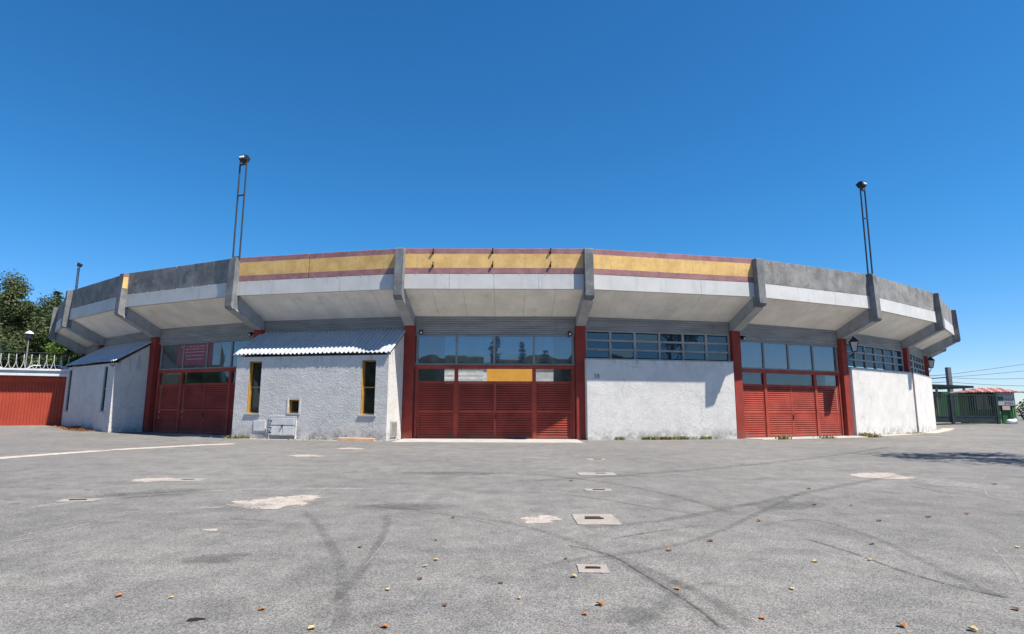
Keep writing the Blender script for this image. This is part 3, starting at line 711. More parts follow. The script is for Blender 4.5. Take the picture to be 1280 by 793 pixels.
# drain covers
def cover(p, sx, sy, rz, label, slotpos=(0, .1)):
    root = empty('drain_cover', p, label, 'drain cover', 'drain covers in the forecourt', rz)
    def F(u, o, z): return Vector((p.x + u, p.y + o, p.z + z))
    mb = MB(); r_ = random.Random(int(p.x*100)); n = 9; ring = []
    for (x0, y0, x1, y1) in ((-1, -1, 1, -1), (1, -1, 1, 1), (1, 1, -1, 1), (-1, 1, -1, -1)):
        for i in range(n):
            t = i/n; ring.append(((x0 + (x1 - x0)*t)*sx/2*(1 + r_.uniform(-.03, .03)), (y0 + (y1 - y0)*t)*sy/2*(1 + r_.uniform(-.03, .03))))
    N = len(ring); mb.add([F(x, y, -.03) for x, y in ring] + [F(x, y, .012) for x, y in ring],
        [tuple(range(N, 2*N))] + [(i, (i + 1) % N, N + (i + 1) % N, N + i) for i in range(N)])
    mb.build('concrete_surround', MT['cover'], root)
    mb = MB(); a, b = slotpos; w = min(sx*.19, .13)
    mb.box(F, a - w, a + w, b - sy*.09, b + sy*.09, .005, .018); mb.build('iron_slot', MT['slot'], root, bevel=.003)
    if sx < .7:
        mb = MB(); mb.box(F, a - w - .02, a + w + .02, b - sy*.16, b - sy*.1, .005, .03); mb.build('iron_rim', MT['rust'], root)
cover(G(744.5, 650), .63, .84, 0, 'largest drain cover, a pale rectangular concrete slab with a dark slot', (-.02, .12))
cover(G(741, 712), .31, .32, -.05, 'small square drain cover with a rusty slot nearest the camera', (-.0, .03))
cover(G(745.5, 593), .95, .62, 0, 'wide thin drain cover just beyond the plain small one', (.12, .1))
cover(G(748, 613), .55, .34, 0, 'small drain cover between the largest slab and the wide thin cover', (.0, .0))
cover(G(745, 575), .6, .5, 0, 'farthest drain cover of the row towards the central gate', (.05, .05))
cover(G(232, 600.5), .75, .5, .1, 'rust stained drain cover beside a pale patch on the left forecourt', (.05, 0))
cover(G(98, 626), .62, .34, .15, 'lone rusty drain cover farthest left on the forecourt', (.0, .02))

# fallen leaves
LV = dict(o=MT['lorange'], b=MT['lbrown'], y=MT['lyellow'])
def leaf(px, py, c, size, label):
    size *= .82
    p = G(px, py); r_ = random.Random(int(px*7 + py)); mb = MB(); a0 = r_.uniform(0, 6.28); n = 7; cu = r_.uniform(.3, .75)
    vs = []; fs = []
    for i in range(n):
        t = i/(n - 1); w = math.sin(math.pi*min(1, t*.93 + .05))**.75*.42*(1 + .25*math.sin(9*t + a0))
        for j in (-1, -.5, 0, .5, 1):
            x = (t - .5); y = j*w; z = .04 + cu*(abs(j)**1.6*w*.9) + .25*cu*(t - .5)**2 + .05*math.sin(7*t + 3*j + a0)
            X_, Y_ = x*math.cos(a0) - y*math.sin(a0), x*math.sin(a0) + y*math.cos(a0)
            vs.append((p.x + X_*size, p.y + Y_*size, max(.006, .008 + z*size)))
    for i in range(n - 1):
        for j in range(4): fs.append((i*5 + j, i*5 + j + 1, i*5 + j + 6, i*5 + j + 5))
    mb.add(vs, fs); mb.tube([vs[2], (vs[2][0] - math.cos(a0)*size*.3, vs[2][1] - math.sin(a0)*size*.3, .02)], size*.02, 5)
    o = mb.build('fallen_leaf', LV[c], loc=(p.x, p.y, 0), smooth=True)
    s = o.modifiers.new('thickness', 'SOLIDIFY'); s.thickness = .0015
    tag(o, label, 'leaf', 'fallen leaves on the asphalt')
for a in (
    (149, 746, 'o', .085, 'orange dry leaf, leftmost large leaf on the near asphalt'),
    (214, 748, 'y', .055, 'small yellow-tan leaf to the right of the leftmost orange leaf'),
    (327, 763, 'o', .065, 'orange-red leaf lying between the tan leaf and the bright yellow leaf at left'),
    (389, 787, 'y', .075, 'bright yellow leaf at the near edge, left of the tyre mark'),
    (481, 785, 'o', .075, 'orange-brown leaf at the near edge left of centre'),
    (556, 758, 'b', .060, 'dark brown leaf right of the orange-brown leaf at the near edge'),
    (525, 725, 'b', .060, 'dark brown leaf just below the two pale tan leaves left of centre'),
    (485, 738, 'y', .070, 'pale tan leaf on the left of the dark brown leaf near the tyre marks'),
    (531, 709, 'y', .060, 'tan leaf directly above a dark brown leaf left of centre'),
    (545, 701, 'y', .065, 'yellow leaf, upper one of the pale pair left of centre'),
    (626, 730, 'b', .060, 'dark red leaf alone left of the small square drain cover'),
    (450, 685, 'b', .070, 'brown leaf lying between the two curved tyre marks'),
    (566, 648, 'b', .080, 'brown leaf left of the round pale patch'),
    (545, 676, 'b', .060, 'little brown leaf midway between tyre marks and round pale patch'),
    (836, 689, 'o', .085, 'orange leaf right of the largest drain cover, across the tyre mark'),
    (888, 677, 'b', .100, 'large dark curled leaf beyond the orange leaf right of centre'),
    (750, 757, 'o', .090, 'big orange upright curled leaf in front of the small square drain cover'),
    (731, 769, 'o', .065, 'small orange leaf just nearer than the big orange curled leaf'),
    (717, 722, 'y', .085, 'pale tan leaf touching the near left side of the small square drain cover'),
    (847, 737, 'o', .080, 'red-brown leaf beside the small dark tar spot'),
    (953, 774, 'o', .070, 'orange-brown leaf near the end of the long diagonal crack'),
    (1019, 703, 'y', .075, 'yellow leaf farther off of the two yellow leaves right of centre'),
    (990, 737, 'y', .070, 'yellow leaf nearer of the two yellow leaves right of centre'),
    (1087, 701, 'y', .065, 'small yellow leaf beside the dark crack on the right'),
    (1128, 784, 'o', .090, 'orange leaf at the near edge on the right'),
    (1216, 789, 'y', .085, 'pale yellow leaf at the near edge, rightmost of its row'),
    (1270, 763, 'b', .080, 'brown leaf at the right hand edge of the near asphalt'),
    (1161, 647, 'b', .100, 'dark brown leaf on the right, left one of a level pair'),
    (1209, 643, 'b', .100, 'dark brown leaf on the right, right one of a level pair'),
    (1243, 606, 'b', .120, 'dark red leaf beside the pale scrapes below the tree shadow'),
    (1099, 652, 'b', .090, 'brown leaf in the open between the pair of dark leaves and the pale crack'),
    (1064, 633, 'b', .080, 'tiny dark leaf farther than the brown leaf on the right forecourt'),
    (1018, 632, 'b', .090, 'red-brown leaf level with the tiny dark leaf on the right forecourt'),
    (949, 652, 'o', .090, 'red-brown leaf alone on the middle right asphalt'),
    (1090, 681, 'b', .080, 'dark leaf just beyond the small yellow leaf by the crack'),
    (1011, 612, 'b', .100, 'small red leaf farthest of the leaves right of the drain covers'),
    (649, 749, 'y', .050, 'tiny yellow leaf left of the small square drain cover'),
    (707, 700, 'b', .050, 'tiny brown leaf between the largest slab and the small square drain cover'),
    (1272, 685, 'y', .080, 'yellow leaf at the right edge beyond the brown one'),
    (714, 602, 'b', .100, 'red-brown leaf left of the wide thin drain cover'),
): leaf(*a)

# weeds along the wall foot and the dry litter by the annex
def weed(p, n, w, d, h, label, flat=0):
    mb = MB(); r_ = random.Random(int(p.x*31 + p.y*17))
    for _ in range(n):
        x, y = p.x + r_.gauss(0, w), p.y + r_.gauss(0, d); z0 = gz(x, y) + .004; a = r_.uniform(0, 6.28); hh = h*r_.uniform(.4, 1.1)
        le = hh*r_.uniform(.2, .9) + flat; q = Vector((math.cos(a), math.sin(a), 0)); s = Vector((-q.y, q.x, 0))*.012*r_.uniform(.7, 2)
        b = Vector((x, y, z0)); m_ = b + q*le*.4 + Vector((0, 0, hh*.7)); t = b + q*le + Vector((0, 0, hh*r_.uniform(.6, 1)))
        mb.add([b - s, b + s, m_ + s*1.3, m_ - s*1.3, t], [(0, 1, 2, 3), (3, 2, 4)])
    o = mb.build('weed_clump', MT['weed'], loc=p); return tag(o, label, 'weeds', 'weeds along the building foot')
F = Bay(1); q = .72
for u, n, w, lab in ((1.9, 40, .18, 'sparse small weed at the left foot of the numbered white wall'), (3.6, 90, .22, 'leftmost of the dry grass tufts below the numbered white wall'),
                     (4.5, 160, .35, 'thick dry grass tuft in the middle of the numbered white wall foot'), (5.5, 150, .35, 'dry grass tuft right of the thickest one at the white wall'),
                     (7.0, 60, .2, 'small weed tuft near the right end of the numbered white wall')):
    weed(F(u, q, 0), n, w, .05, .24, lab)
F = Bay(2)
weed(F(1.55, 1.75, 0), 110, .18, .1, .28, 'green weed tuft at the left of the sunlit gate sill')
weed(F(4.9, 1.78, 0), 90, .3, .1, .2, 'low spreading weed in the middle of the sunlit gate sill')
weed(F(9.0, 1.8, 0), 110, .25, .12, .26, 'weed tuft at the foot of the red column with the lantern')
F = Bay(3); weed(F(.8, .75, 0), 110, .25, .1, .3, 'dry weeds at the left corner of the bright right hand wall')
weed(F(7.8, .7, 0), 60, .4, .08, .15, 'thin dry weeds at the far foot of the bright right hand wall')
F = Bay(-1); weed(F(.8, 2.35, 0), 160, .4, .06, .2, 'green weeds at the left foot of the ochre windowed annex')
weed(F(5.3, 2.35, 0), 60, .6, .05, .1, 'low dry weeds beside the hatch of the ochre windowed annex')
F = Bay(-3); mb = MB()
for _ in range(900):
    u, o = F.L*.55 + rnd.gauss(0, 1.1), 2.5 + abs(rnd.gauss(0, .35)); p = F(u, o, 0); z = gz(p.x, p.y) + max(.01, .22*math.exp(-((u - F.L*.55)/1.1)**2)*rnd.random()*math.exp(-(o - 2.5)*1.5))
    a = rnd.uniform(0, 6.28); s = rnd.uniform(.04, .09); d1 = Vector((math.cos(a), math.sin(a), rnd.uniform(-.5, .5)))*s; d2 = Vector((-math.sin(a), math.cos(a), rnd.uniform(-.5, .5)))*s*.6
    c = Vector((p.x, p.y, z + .03)); mb.add([c - d1, c + d2, c + d1, c - d2], [(0, 1, 2, 3)])
tag(mb.build('leaf_litter', MT['litter'], loc=F(F.L*.55, 2.5, 0)), 'heap of orange dry leaves against the shaded annex wall', 'leaf litter', kind='stuff')
# plank against the annex
F = FA; mb = MB(); mb.hexa([F(6.75, 2.72, .0), F(8.72, 2.66, .0), F(8.72, 2.46, .03), F(6.75, 2.5, .03), F(6.75, 2.70, .14), F(8.72, 2.64, .13), F(8.72, 2.5, .15), F(6.75, 2.54, .16)])
tag(mb.build('plank', MT['plank'], loc=F(7.7, 2.6, 0), bevel=.006), 'raw wooden plank lying at the foot of the white annex', 'plank')

# ------------------------------------------------------------------ masts, lamps, lanterns
def mast(F, r, ztop, label, lean=1):
    p = F(0, r, 0); root = empty('floodlight_mast', (p.x, p.y, PT - .1), label, 'floodlight mast', 'floodlight masts on the parapet')
    zb = PT - .12
    for u in (-.235, .235):
        mb = MB(); mb.tube([F(u, r, zb), F(u, r, ztop - .45)], .05, 8); mb.build('upright', MT['steel'], root)
    for z in (PT + .02, ztop - 2.35, ztop - .5):
        mb = MB(); mb.tube([F(-.235, r, z), F(.235, r, z)], .048, 6); mb.build('rung', MT['steel'], root)
    mb = MB()
    def H(u, o, z):  # head pitched towards the ring
        c, s = math.cos(.5), math.sin(.5); return F(u, r - .05 + o*c - z*s, ztop - .12 + o*s*1 + z*c)
    mb.prof(H, [(-.2, -.16), (.16, -.2), (.24, .08), (.10, .18), (-.2, .18)], -.22, .22)
    h = mb.build('floodlight', MT['black'], root, bevel=.03)
    mb = MB(); mb.box(H, -.15, .15, .17, .25, -.15, -.02); mb.build('ballast_box', MT['lens'], h, bevel=.02)
    mb = MB(); mb.tube([F(-.25, r, ztop - .1), F(-.25, r, ztop - .45), F(.25, r, ztop - .45), F(.25, r, ztop - .1)], .03, 6); mb.build('bracket', MT['steel'], h)
mast(Rad(-1), 2.32, 16.05, 'tall twin pole floodlight mast beside the left end of the stripes')
mast(Rad(3), 2.32, 16.0, 'tall twin pole floodlight mast above the sunlit gate')
pf = Vector((-43.76, 59.18, 0)); nf = (pf - Vector((0, D, 0))).normalized(); tf = Vector((-nf.y, nf.x, 0))
mast(lambda u, o, z: Vector((*(pf + tf*u + nf*o).xy, z)), 0, 16.1, 'distant floodlight mast behind the shaded left parapet')
def seclamp(F, u, z, label):
    p = F(u, .05, z); root = empty('security_lamp', p, label, 'lamp', 'small lamps under the canopy')
    mb = MB(); mb.tube([F(u, .0, z + .06), F(u, .14, z + .05)], .04, 8); mb.box(F, u - .06, u + .06, .0, .03, z - .02, z + .14); mb.build('bracket', MT['black'], root)
    mb = MB(); mb.tube([F(u - .02, .12, z + .05), F(u + .0, .24, z + .02), F(u + .02, .40, z - .06)], [.06, .11, .13], 10); mb.build('lamp_housing', MT['black'], root, smooth=False)
    mb = MB(); mb.tube([F(u + .02, .395, z - .06), F(u + .022, .415, z - .072)], .05, 10); mb.build('lens', MT['lens'], root)
seclamp(Bay(0), .62, 5.82, 'small black lamp at the left column of the central gate')
seclamp(Bay(0), 8.80, 5.76, 'small black lamp at the right column of the central gate')
seclamp(Bay(-2), Bay(-2).L - .5, 5.95, 'small black lamp above the shaded gate beside the annex roof')
seclamp(Bay(2), .45, 5.80, 'small black lamp above the sunlit gate')
def lantern(F, u, o, z, label):
    c = F(u, o, z); root = empty('wall_lantern', F(0, .28, z - .6), label, 'lantern', 'iron lanterns on the columns')
    mb = MB(); w = F(.28, .05, z - .62)
    mb.tube([w, F(u*.6, o*.55, z - .66), F(u*.9, o*.9, z - .60), F(u, o, z - .40)], .028, 7)
    mb.tube([F(.28, .05, z - .95), F(u*.5, o*.45, z - .88), F(u*.85, o*.85, z - .62)], .02, 7)
    mb.tube([F(.28, .05, z - 1.05), F(.28, .05, z - .5)], .035, 7); mb.build('bracket', MT['black'], root)
    def ring(r, zz): return [Vector((c.x + r*math.cos(a + .4), c.y + r*math.sin(a + .4), z + zz)) for a in (0, math.pi/2, math.pi, 1.5*math.pi)]
    b, t = ring(.17, -.38), ring(.33, .26); mb = MB()
    for i in range(4): mb.tube([b[i], t[i]], .022, 5); mb.tube([b[i], b[(i + 1) % 4]], .022, 5); mb.tube([t[i], t[(i + 1) % 4]], .028, 5)
    t2, t3 = ring(.37, .27), ring(.14, .50); mb.hexa(t2 + t3); mb.tube([(c.x, c.y, z + .48), (c.x, c.y, z + .58), (c.x, c.y, z + .66)], [.10, .05, .03], 8)
    mb.build('lantern_cage', MT['black'], root)
    mb = MB(); mb.hexa(ring(.155, -.37) + ring(.315, .25)); mb.build('lantern_glass', MT['lampglass'], root)
lantern(Rad(3), .62, .55, 5.72, 'black iron lantern on the red column right of the sunlit gate')
lantern(Rad(5), .62, .45, 5.6, 'distant iron lantern past the far end of the right hand wall')

# ------------------------------------------------------------------ left: red sheet wall, wire, cars, street lamp
P0 = Vector((-30.95, 42.25, 0)); dF = Vector((-.917, -.40, 0)); nF = Vector((.40, -.917, 0))
def FF(u, o, z): p = P0 + dF*u + nF*o; return Vector((p.x, p.y, z))
shed = empty('sheet_wall', FF(5, 0, 0), 'red corrugated metal wall with white coping beside the annex', 'wall')
pts = []; mb = MB(); n_ = 88; vs = []
prof_ = []
for i in range(n_):
    u = i*.18; prof_ += [(u, 0), (u + .11, 0), (u + .13, .03), (u + .16, .03)]
mb.add([FF(u, o, .0) for u, o in prof_] + [FF(u, o, 3.32) for u, o in prof_], [(i, i + 1, len(prof_) + i + 1, len(prof_) + i) for i in range(len(prof_) - 1)])
mb.box(FF, 0, 15.8, -.3, -.05, 0, 3.9)
mb.build('sheet_cladding', MT['redsheet'], shed)
mb = MB(); mb.box(FF, -.1, 15.8, -.05, .07, 3.32, 3.72); 
for i in range(6): mb.box(FF, .5 + i*2.6, 2.6 + i*2.6, .07, .10, 3.40, 3.65)
mb.build('top_rail', MT['redsheet'], shed)
mb = MB(); mb.box(FF, -.25, 15.8, -.5, .52, 3.75, 3.92); mb.box(FF, -.25, 15.8, -.5, .38, 3.925, 4.10); mb.box(FF, -.3, 15.8, -.5, .60, 4.105, 4.24); mb.build('coping', MT['coping'], shed, bevel=.015)
mb = MB(); coil = []
N_ = 36*14
for i in range(N_ + 1):
    a = 2*math.pi*i/14; u = .1 + 15.3*i/N_; coil.append(FF(u, -.1 + .34*math.cos(a), 4.76 + .50*math.sin(a)))
mb.tube(coil, .019, 5); 
tag(mb.build('razor_wire', MT['wire'], loc=FF(5, 0, 4.5)), 'coil of razor wire along the top of the red sheet wall', 'razor wire')
mb = MB()
for i in range(5): mb.tube([FF(.6 + i*3.6, -.45, 4.2), FF(.6 + i*3.6, -.45, 5.65)], .035, 6)
mb.tube([FF(0, -.45, 5.42), FF(15.6, -.45, 5.42)], .018, 5); mb.tube([FF(0, -.45, 5.0), FF(15.6, -.45, 5.0)], .015, 5)
tag(mb.build('wire_fence', MT['steel'], loc=FF(5, 0, 4.5)), 'thin dark wire fence strung on posts behind the razor wire', 'fence')
# raised bank behind the wall
mb = MB(); N2 = 40; gx = [-260 + 240*i/N2 for i in range(N2 + 1)]; gy = [44 + 120*j/30 for j in range(31)]
def bank(x, y):
    d = (Vector((x, y, 0)) - P0).dot(-nF); return -.5 + 3.9*sst((d - 1.5)/4) + 5*sst((d - 22)/70)
vs = []; us = [-2 + 90*i/36 for i in range(37)]; dd = [1.2, 2, 3, 4, 5.5, 8, 11, 15, 20, 26, 34, 44, 60, 90]
for d in dd:
    for u in us:
        p = P0 + dF*(u - .9*d if u < 3 else u) - nF*d
        if (p - Vector((0, D, 0))).length < 46.5: 
            p = Vector((0, D, 0)) + (p - Vector((0, D, 0))).normalized()*46.5
        vs.append((p.x, p.y, bank(p.x, p.y)))
n = len(us); mb.add(vs, [(j*n + i, j*n + i + 1, (j + 1)*n + i + 1, (j + 1)*n + i) for j in range(len(dd) - 1) for i in range(n - 1)])
tag(mb.build('bank_terrain', MT['turf'], smooth=True), kind='structure')
def car(p, rz, label):
    root = empty('parked_car', p, label, 'car', 'white cars parked behind the red wall')
    c, s = math.cos(rz), math.sin(rz)
    def F(u, o, z): return Vector((p.x + u*c - o*s, p.y + u*s + o*c, p.z + z))
    mb = MB(); mb.prof(lambda u, o, z: F(o, u, z), [(-2.1, .35), (2.1, .35), (2.15, .75), (1.95, .92), (1.1, 1.0), (.55, 1.42), (-1.2, 1.47), (-1.85, 1.05), (-2.15, .95)], -.85, .85)
    b = mb.build('body', MT['carpaint'], root, bevel=.06)
    mb = MB()
    for sgn in (-1, 1): mb.prof(lambda u, o, z: F(o, u, z), [(-1.5, 1.02), (.92, 1.02), (.48, 1.36), (-1.12, 1.40)], sgn*.852 - .004, sgn*.852 + .004)
    mb.build('side_window', MT['carglass'], root)
    mb = MB(); mb.hexa([F(.62, -.7, 1.375), F(1.03, -.75, 1.03), F(1.03, .75, 1.03), F(.62, .7, 1.375), F(.64, -.7, 1.395), F(1.06, -.75, 1.05), F(1.06, .75, 1.05), F(.64, .7, 1.395)]); mb.build('windscreen', MT['carglass'], root)
    for x in (-1.3, 1.3):
        for y in (-.86, .86):
            mb = MB(); mb.tube([F(x, y - .1, .32), F(x, y + .1, .32)], .32, 16); w = mb.build('wheel', MT['tyre'], root)
for u, d, lab in ((3.2, 6.5, 'white car behind the razor wire, nearer the annex'), (7.6, 6.5, 'white car behind the razor wire left of the street lamp')):
    p = FF(u, -d, 0); p.z = bank(p.x, p.y) + .02; car(p, math.atan2(dF.y, dF.x), lab)
p = FF(4.9, -8.3, 0); zb_ = bank(p.x, p.y)
sl = empty('street_lamp', (p.x, p.y, zb_), 'slender street lamp with a white capped lantern behind the wall', 'street lamp')
mb = MB(); mb.tube([(p.x, p.y, zb_ - .05), (p.x, p.y, zb_ + 1), (p.x, p.y, 7.1)], [.09, .06, .045], 10); mb.build('pole', MT['frame'], sl)
mb = MB(); mb.tube([(p.x, p.y, 7.05), (p.x, p.y, 7.12), (p.x, p.y, 7.5)], [.08, .17, .27], 12); mb.build('lantern_body', MT['steel'], sl)
mb = MB(); mb.tube([(p.x, p.y, 7.505), (p.x, p.y, 7.6), (p.x, p.y, 7.74)], [.31, .24, .05], 12); mb.build('lantern_cap', MT['white'], sl)

# ------------------------------------------------------------------ trees
def tree(p, h, rx, rz_, trunk, mat, n, label, leafs=.34, seed=0, cbase=.25, group=None):
    r_ = random.Random(seed); root = empty('tree', p, label, 'tree', group)
    cz = h*(1 + cbase)/2; hz = h*(1 - cbase)/2; cl = []
    for i in range(46):
        while True:
            v = Vector((r_.uniform(-1, 1), r_.uniform(-1, 1), r_.uniform(-1, 1)))
            if .25 < v.length < 1: break
        v = v*(v.length**-.35); w = 1 - .25*max(0, v.z)
        cl.append((Vector((v.x*rx*w*.82, v.y*rx*w*.82, cz + v.z*hz*.84)), rx*r_.uniform(.17, .36)))
    mb = MB()
    for _ in range(n):
        c, r0 = cl[int(r_.random()**1.0*len(cl))]
        d = Vector((r_.gauss(0, 1), r_.gauss(0, 1), r_.gauss(0, 1)*.8)).normalized(); rr = r0*(r_.random()**.4)*r_.uniform(.85, 1.15)
        q = p + c + d*rr; nrm = (d + Vector((r_.gauss(0, .6), r_.gauss(0, .6), r_.gauss(0, .6) + .4))).normalized()
        a = nrm.cross(Vector((r_.gauss(0, 1), r_.gauss(0, 1), r_.gauss(0, 1)))).normalized(); b = nrm.cross(a); s = leafs*r_.uniform(.6, 1.25)
        mb.add([q - a*s*.5, q + b*s*.28 + nrm*s*.07, q + a*s*.5, q - b*s*.28 + nrm*s*.07], [(0, 1, 2, 3)])
    mb.build('crown', mat, root)
    mb = MB(); top = Vector((p.x + r_.uniform(-.3, .3), p.y, p.z + cz)); mb.tube([p - Vector((0, 0, .2)), p + Vector((.05, 0, h*.15)), p + Vector((-.1, .1, h*.35)), top], [trunk, trunk*.75, trunk*.6, trunk*.3], 9)
    for c, r0 in cl[:16]:
        st = p + Vector((0, 0, h*r_.uniform(.2, .5))); e = p + c; mb.tube([st, st.lerp(e, .5) + Vector((0, 0, -.2)), e], [trunk*.3, trunk*.2, trunk*.08], 6)
    mb.build('trunk', MT['bark'], root); return root
def conifer(p, h, r0, n, label, seed=0, group=None, cb=.12):
    r_ = random.Random(seed); root = empty('conifer', p, label, 'tree', group); mb = MB()
    tiers = int(h*1.5)
    for t in range(tiers):
        f = t/tiers; z = h*(cb + (1 - cb)*f); rr = r0*(1 - f)**.85*r_.uniform(.7, 1.1) + .15
        for b in range(7):
            a = r_.uniform(0, 6.28); le = rr*r_.uniform(.6, 1.1)
            for _ in range(max(4, n//(tiers*7))):
                q = r_.random()**.7; c = p + Vector((math.cos(a)*le*q + r_.gauss(0, .12), math.sin(a)*le*q + r_.gauss(0, .12), z - .25*le*q + .12*le*q*q + r_.gauss(0, .1)))
                d1 = Vector((r_.gauss(0, 1), r_.gauss(0, 1), r_.gauss(0, .4))).normalized()*.22; d2 = d1.cross(Vector((r_.gauss(0, .5), r_.gauss(0, .5), 1))).normalized()*.09
                mb.add([c - d1, c + d2, c + d1, c - d2], [(0, 1, 2, 3)])
    mb.build('crown', MT['needle'], root)
    mb = MB(); mb.tube([p - Vector((0, 0, .2)), p + Vector((0, 0, h*.5)), p + Vector((0, 0, h*.98))], [.22, .14, .03], 8); mb.build('trunk', MT['bark'], root); return root
LG = 'trees on the bank behind the red wall'
def tb(x, y): return Vector((x, y, bank(x, y) - .1))
for (x, y, top, rx, mat, n, lab, sd, cb) in (
    (-62.8, 71.5, 18.6, 6.0, 'leafolive', 24000, 'tallest olive-toned tree at the left edge behind the street lamp', 1, .12),
    (-59.2, 76, 16.0, 5.2, 'leafdark', 16000, 'dark rounded tree between the tallest tree and the conifer', 2, .1),
    (-52.0, 68, 13.2, 4.2, 'leafolive', 15000, 'olive green tree directly left of the shaded parapet end', 3, .08),
    (-45.5, 62, 9.3, 3.2, 'leafbright', 8000, 'bright green low tree beneath the left canopy end', 4, .05),
    (-56.5, 62, 11.2, 4.0, 'leafolive', 15000, 'lower bushy tree right behind the street lamp', 5, .05),
    (-50.5, 59.5, 9.2, 3.0, 'leafdark', 7000, 'small dark tree between street lamp and bright green tree', 6, .05),
    (-48.5, 71, 13.0, 4.0, 'leafdark', 8000, 'dark tree half hidden by the canopy end', 7, .05)):
    p = tb(x, y); tree(p, top - p.z, rx, 0, .3, MT[mat], n, lab, .31, sd, cb, LG)
p = tb(-67.8, 88); conifer(p, 19.2 - p.z, 3.4, 7000, 'dark conifer with layered boughs rising behind the left canopy end', 3)
# tree outside the frame on the right, its crown throws the streaked shadow
p = Vector((22.1, 17.5, 0)); tree(p, 15.0, 3.7, 0, .14, MT['leafdark'], 2300, 'tree off to the right whose crown throws the streaky shadow', .36, 31, .45)
# planting across the road behind the camera, mirrored in the gate glass
for (x, y, h, r0, kind, lab) in ((-4.4, -42, 15.4, 3.6, 1, 'tallest conifer mirrored in the central gate glass'), (.6, -43, 14.2, 3.0, 1, 'slimmer conifer mirrored right of the tallest one'),
        (4.6, -41, 12.4, 3.4, 1, 'short conifer mirrored right of the slimmer one'), (10.5, -42, 12.2, 4.2, 0, 'round tree mirrored in the right part of the central gate glass'), (39, -34, 6.5, 4.0, 0, 'low tree mirrored in the glass of the sunlit gate'),
        (-36, -36, 10, 5.5, 0, 'broad tree mirrored in the glass of the shaded gate')):
    p = Vector((x, y, 0))
    if kind: conifer(p, h, r0, 9000, lab, int(40 + x), 'trees mirrored in the gate glass', .05)
    else: tree(p, h, r0, 0, .3, MT['leafdark'], 6000, lab, .75, int(50 + x), .02, 'trees mirrored in the gate glass')

# far wooded ridge
mb = MB(); vs = []; NA, NR = 150, 14
for j in range(NR):
    r = 330 + 35*j
    for i in range(NA):
        a = R(-100 + 80*i/(NA - 1)); f = j/(NR - 1)
        env = 1 - sst((math.degrees(a) + 42)/20); h = (96 + 10*math.sin(a*7) + 5*math.sin(a*23 + 1))*env*sst(f*1.25) + (rnd.uniform(-2.6, 2.6) if f > .1 else 0)
        vs.append((r*math.sin(a), r*math.cos(a), h*(1 + .0*f) - 3))
mb.add(vs, [(j*NA + i, j*NA + i + 1, (j + 1)*NA + i + 1, (j + 1)*NA + i) for j in range(NR - 1) for i in range(NA - 1)])
tag(mb.build('hills', MT['hill']), kind='structure')
mb = MB(); vs = []; NA, NR = 120, 8     # low wooded rise across the road behind the camera, mirrored in the glass
for j in range(NR):
    for i in range(NA):
        a = R(120 + 120*i/(NA - 1)); r = 150 + 12*j; f = j/(NR - 1)
        h = (25.5 - 10*sst((165 - math.degrees(a))/25) + .9*math.sin(a*31) + .6*math.sin(a*57))*sst(f*1.5) + (rnd.uniform(-.9, .9) if f > .1 else 0)
        vs.append((r*math.sin(a), r*math.cos(a), h - 1))
mb.add(vs, [(j*NA + i, j*NA + i + 1, (j + 1)*NA + i + 1, (j + 1)*NA + i) for j in range(NR - 1) for i in range(NA - 1)])
tag(mb.build('hills', MT['hill']), kind='structure')

# ------------------------------------------------------------------ right: gate, kiosk, shed roof, pole, wires
def W(u, o, z): return Vector((u, o, z))
gt = empty('sliding_gate', (45, 57, .35), 'dark barred sliding gate closing the lane at the right', 'gate')
g0 = .36
def gpanel(x0, x1, y0, y1, name):
    L_ = x1 - x0
    def F(u, o, z): f = u/L_; return Vector((x0 + u, y0 + (y1 - y0)*f - o, z))
    mb = MB(); mb.box(F, 0, L_, -.05, .05, 3.02, 3.14); mb.box(F, 0, L_, -.05, .05, g0 + .12, g0 + .28); mb.box(F, 0, L_, -.03, .03, g0 + .28, g0 + .62); mb.box(F, 0, L_, -.05, .05, g0 + .62, g0 + .74)
    mb.box(F, 0, .12, -.06, .06, g0 + .1, 3.14); mb.box(F, L_ - .12, L_, -.06, .06, g0 + .1, 3.14)
    p_ = mb.build(name, MT['gatedark'], gt); mb = MB(); n_ = int(L_/.19)
    for i in range(1, n_): u = L_*i/n_; mb.box(F, u - .032, u + .032, -.03, .03, g0 + .74, 3.02)
    mb.build('bars', MT['gatedark'], p_)
gpanel(42.95, 46.7, 57.2, 56.7, 'gate_panel'); gpanel(40.6, 42.75, 57.5, 57.25, 'gate_panel')
for x, y in ((42.85, 57.2), (46.83, 56.7)):
    mb = MB(); mb.box(W, x - .1, x + .1, y - .1, y + .1, g0 - .2, 3.26); mb.build('gate_post', MT['gatedark'], gt)
mb = MB(); mb.box(W, 40.5, 47.6, 56.4, 57.4, g0 - .12, g0 - .02) ; mb.build('gate_rail', MT['gatedark'], gt)
ki = empty('kiosk', (47, 60, .5), 'green kiosk with a striped red tile roof behind the gate', 'kiosk')
mb = MB(); mb.box(W, 45.2, 49.9, 58.2, 59.3, .2, 3.38); mb.build('wall', MT['green'], ki)
mb = MB()
for i in range(3): mb.box(W, 45.4 + i*.72, 45.95 + i*.72, 58.12, 58.2, 1.7, 3.1)
mb.build('window', MT['carglass'], ki)
for x in (47.75, 48.15, 49.65): 
    mb = MB(); mb.box(W, x - .07, x + .07, 57.95, 58.1, .3, 3.42); mb.build('corner_post', MT['ltgreen'], ki)
mb = MB(); n_ = 20; XA, XB = 44.5, 50.6
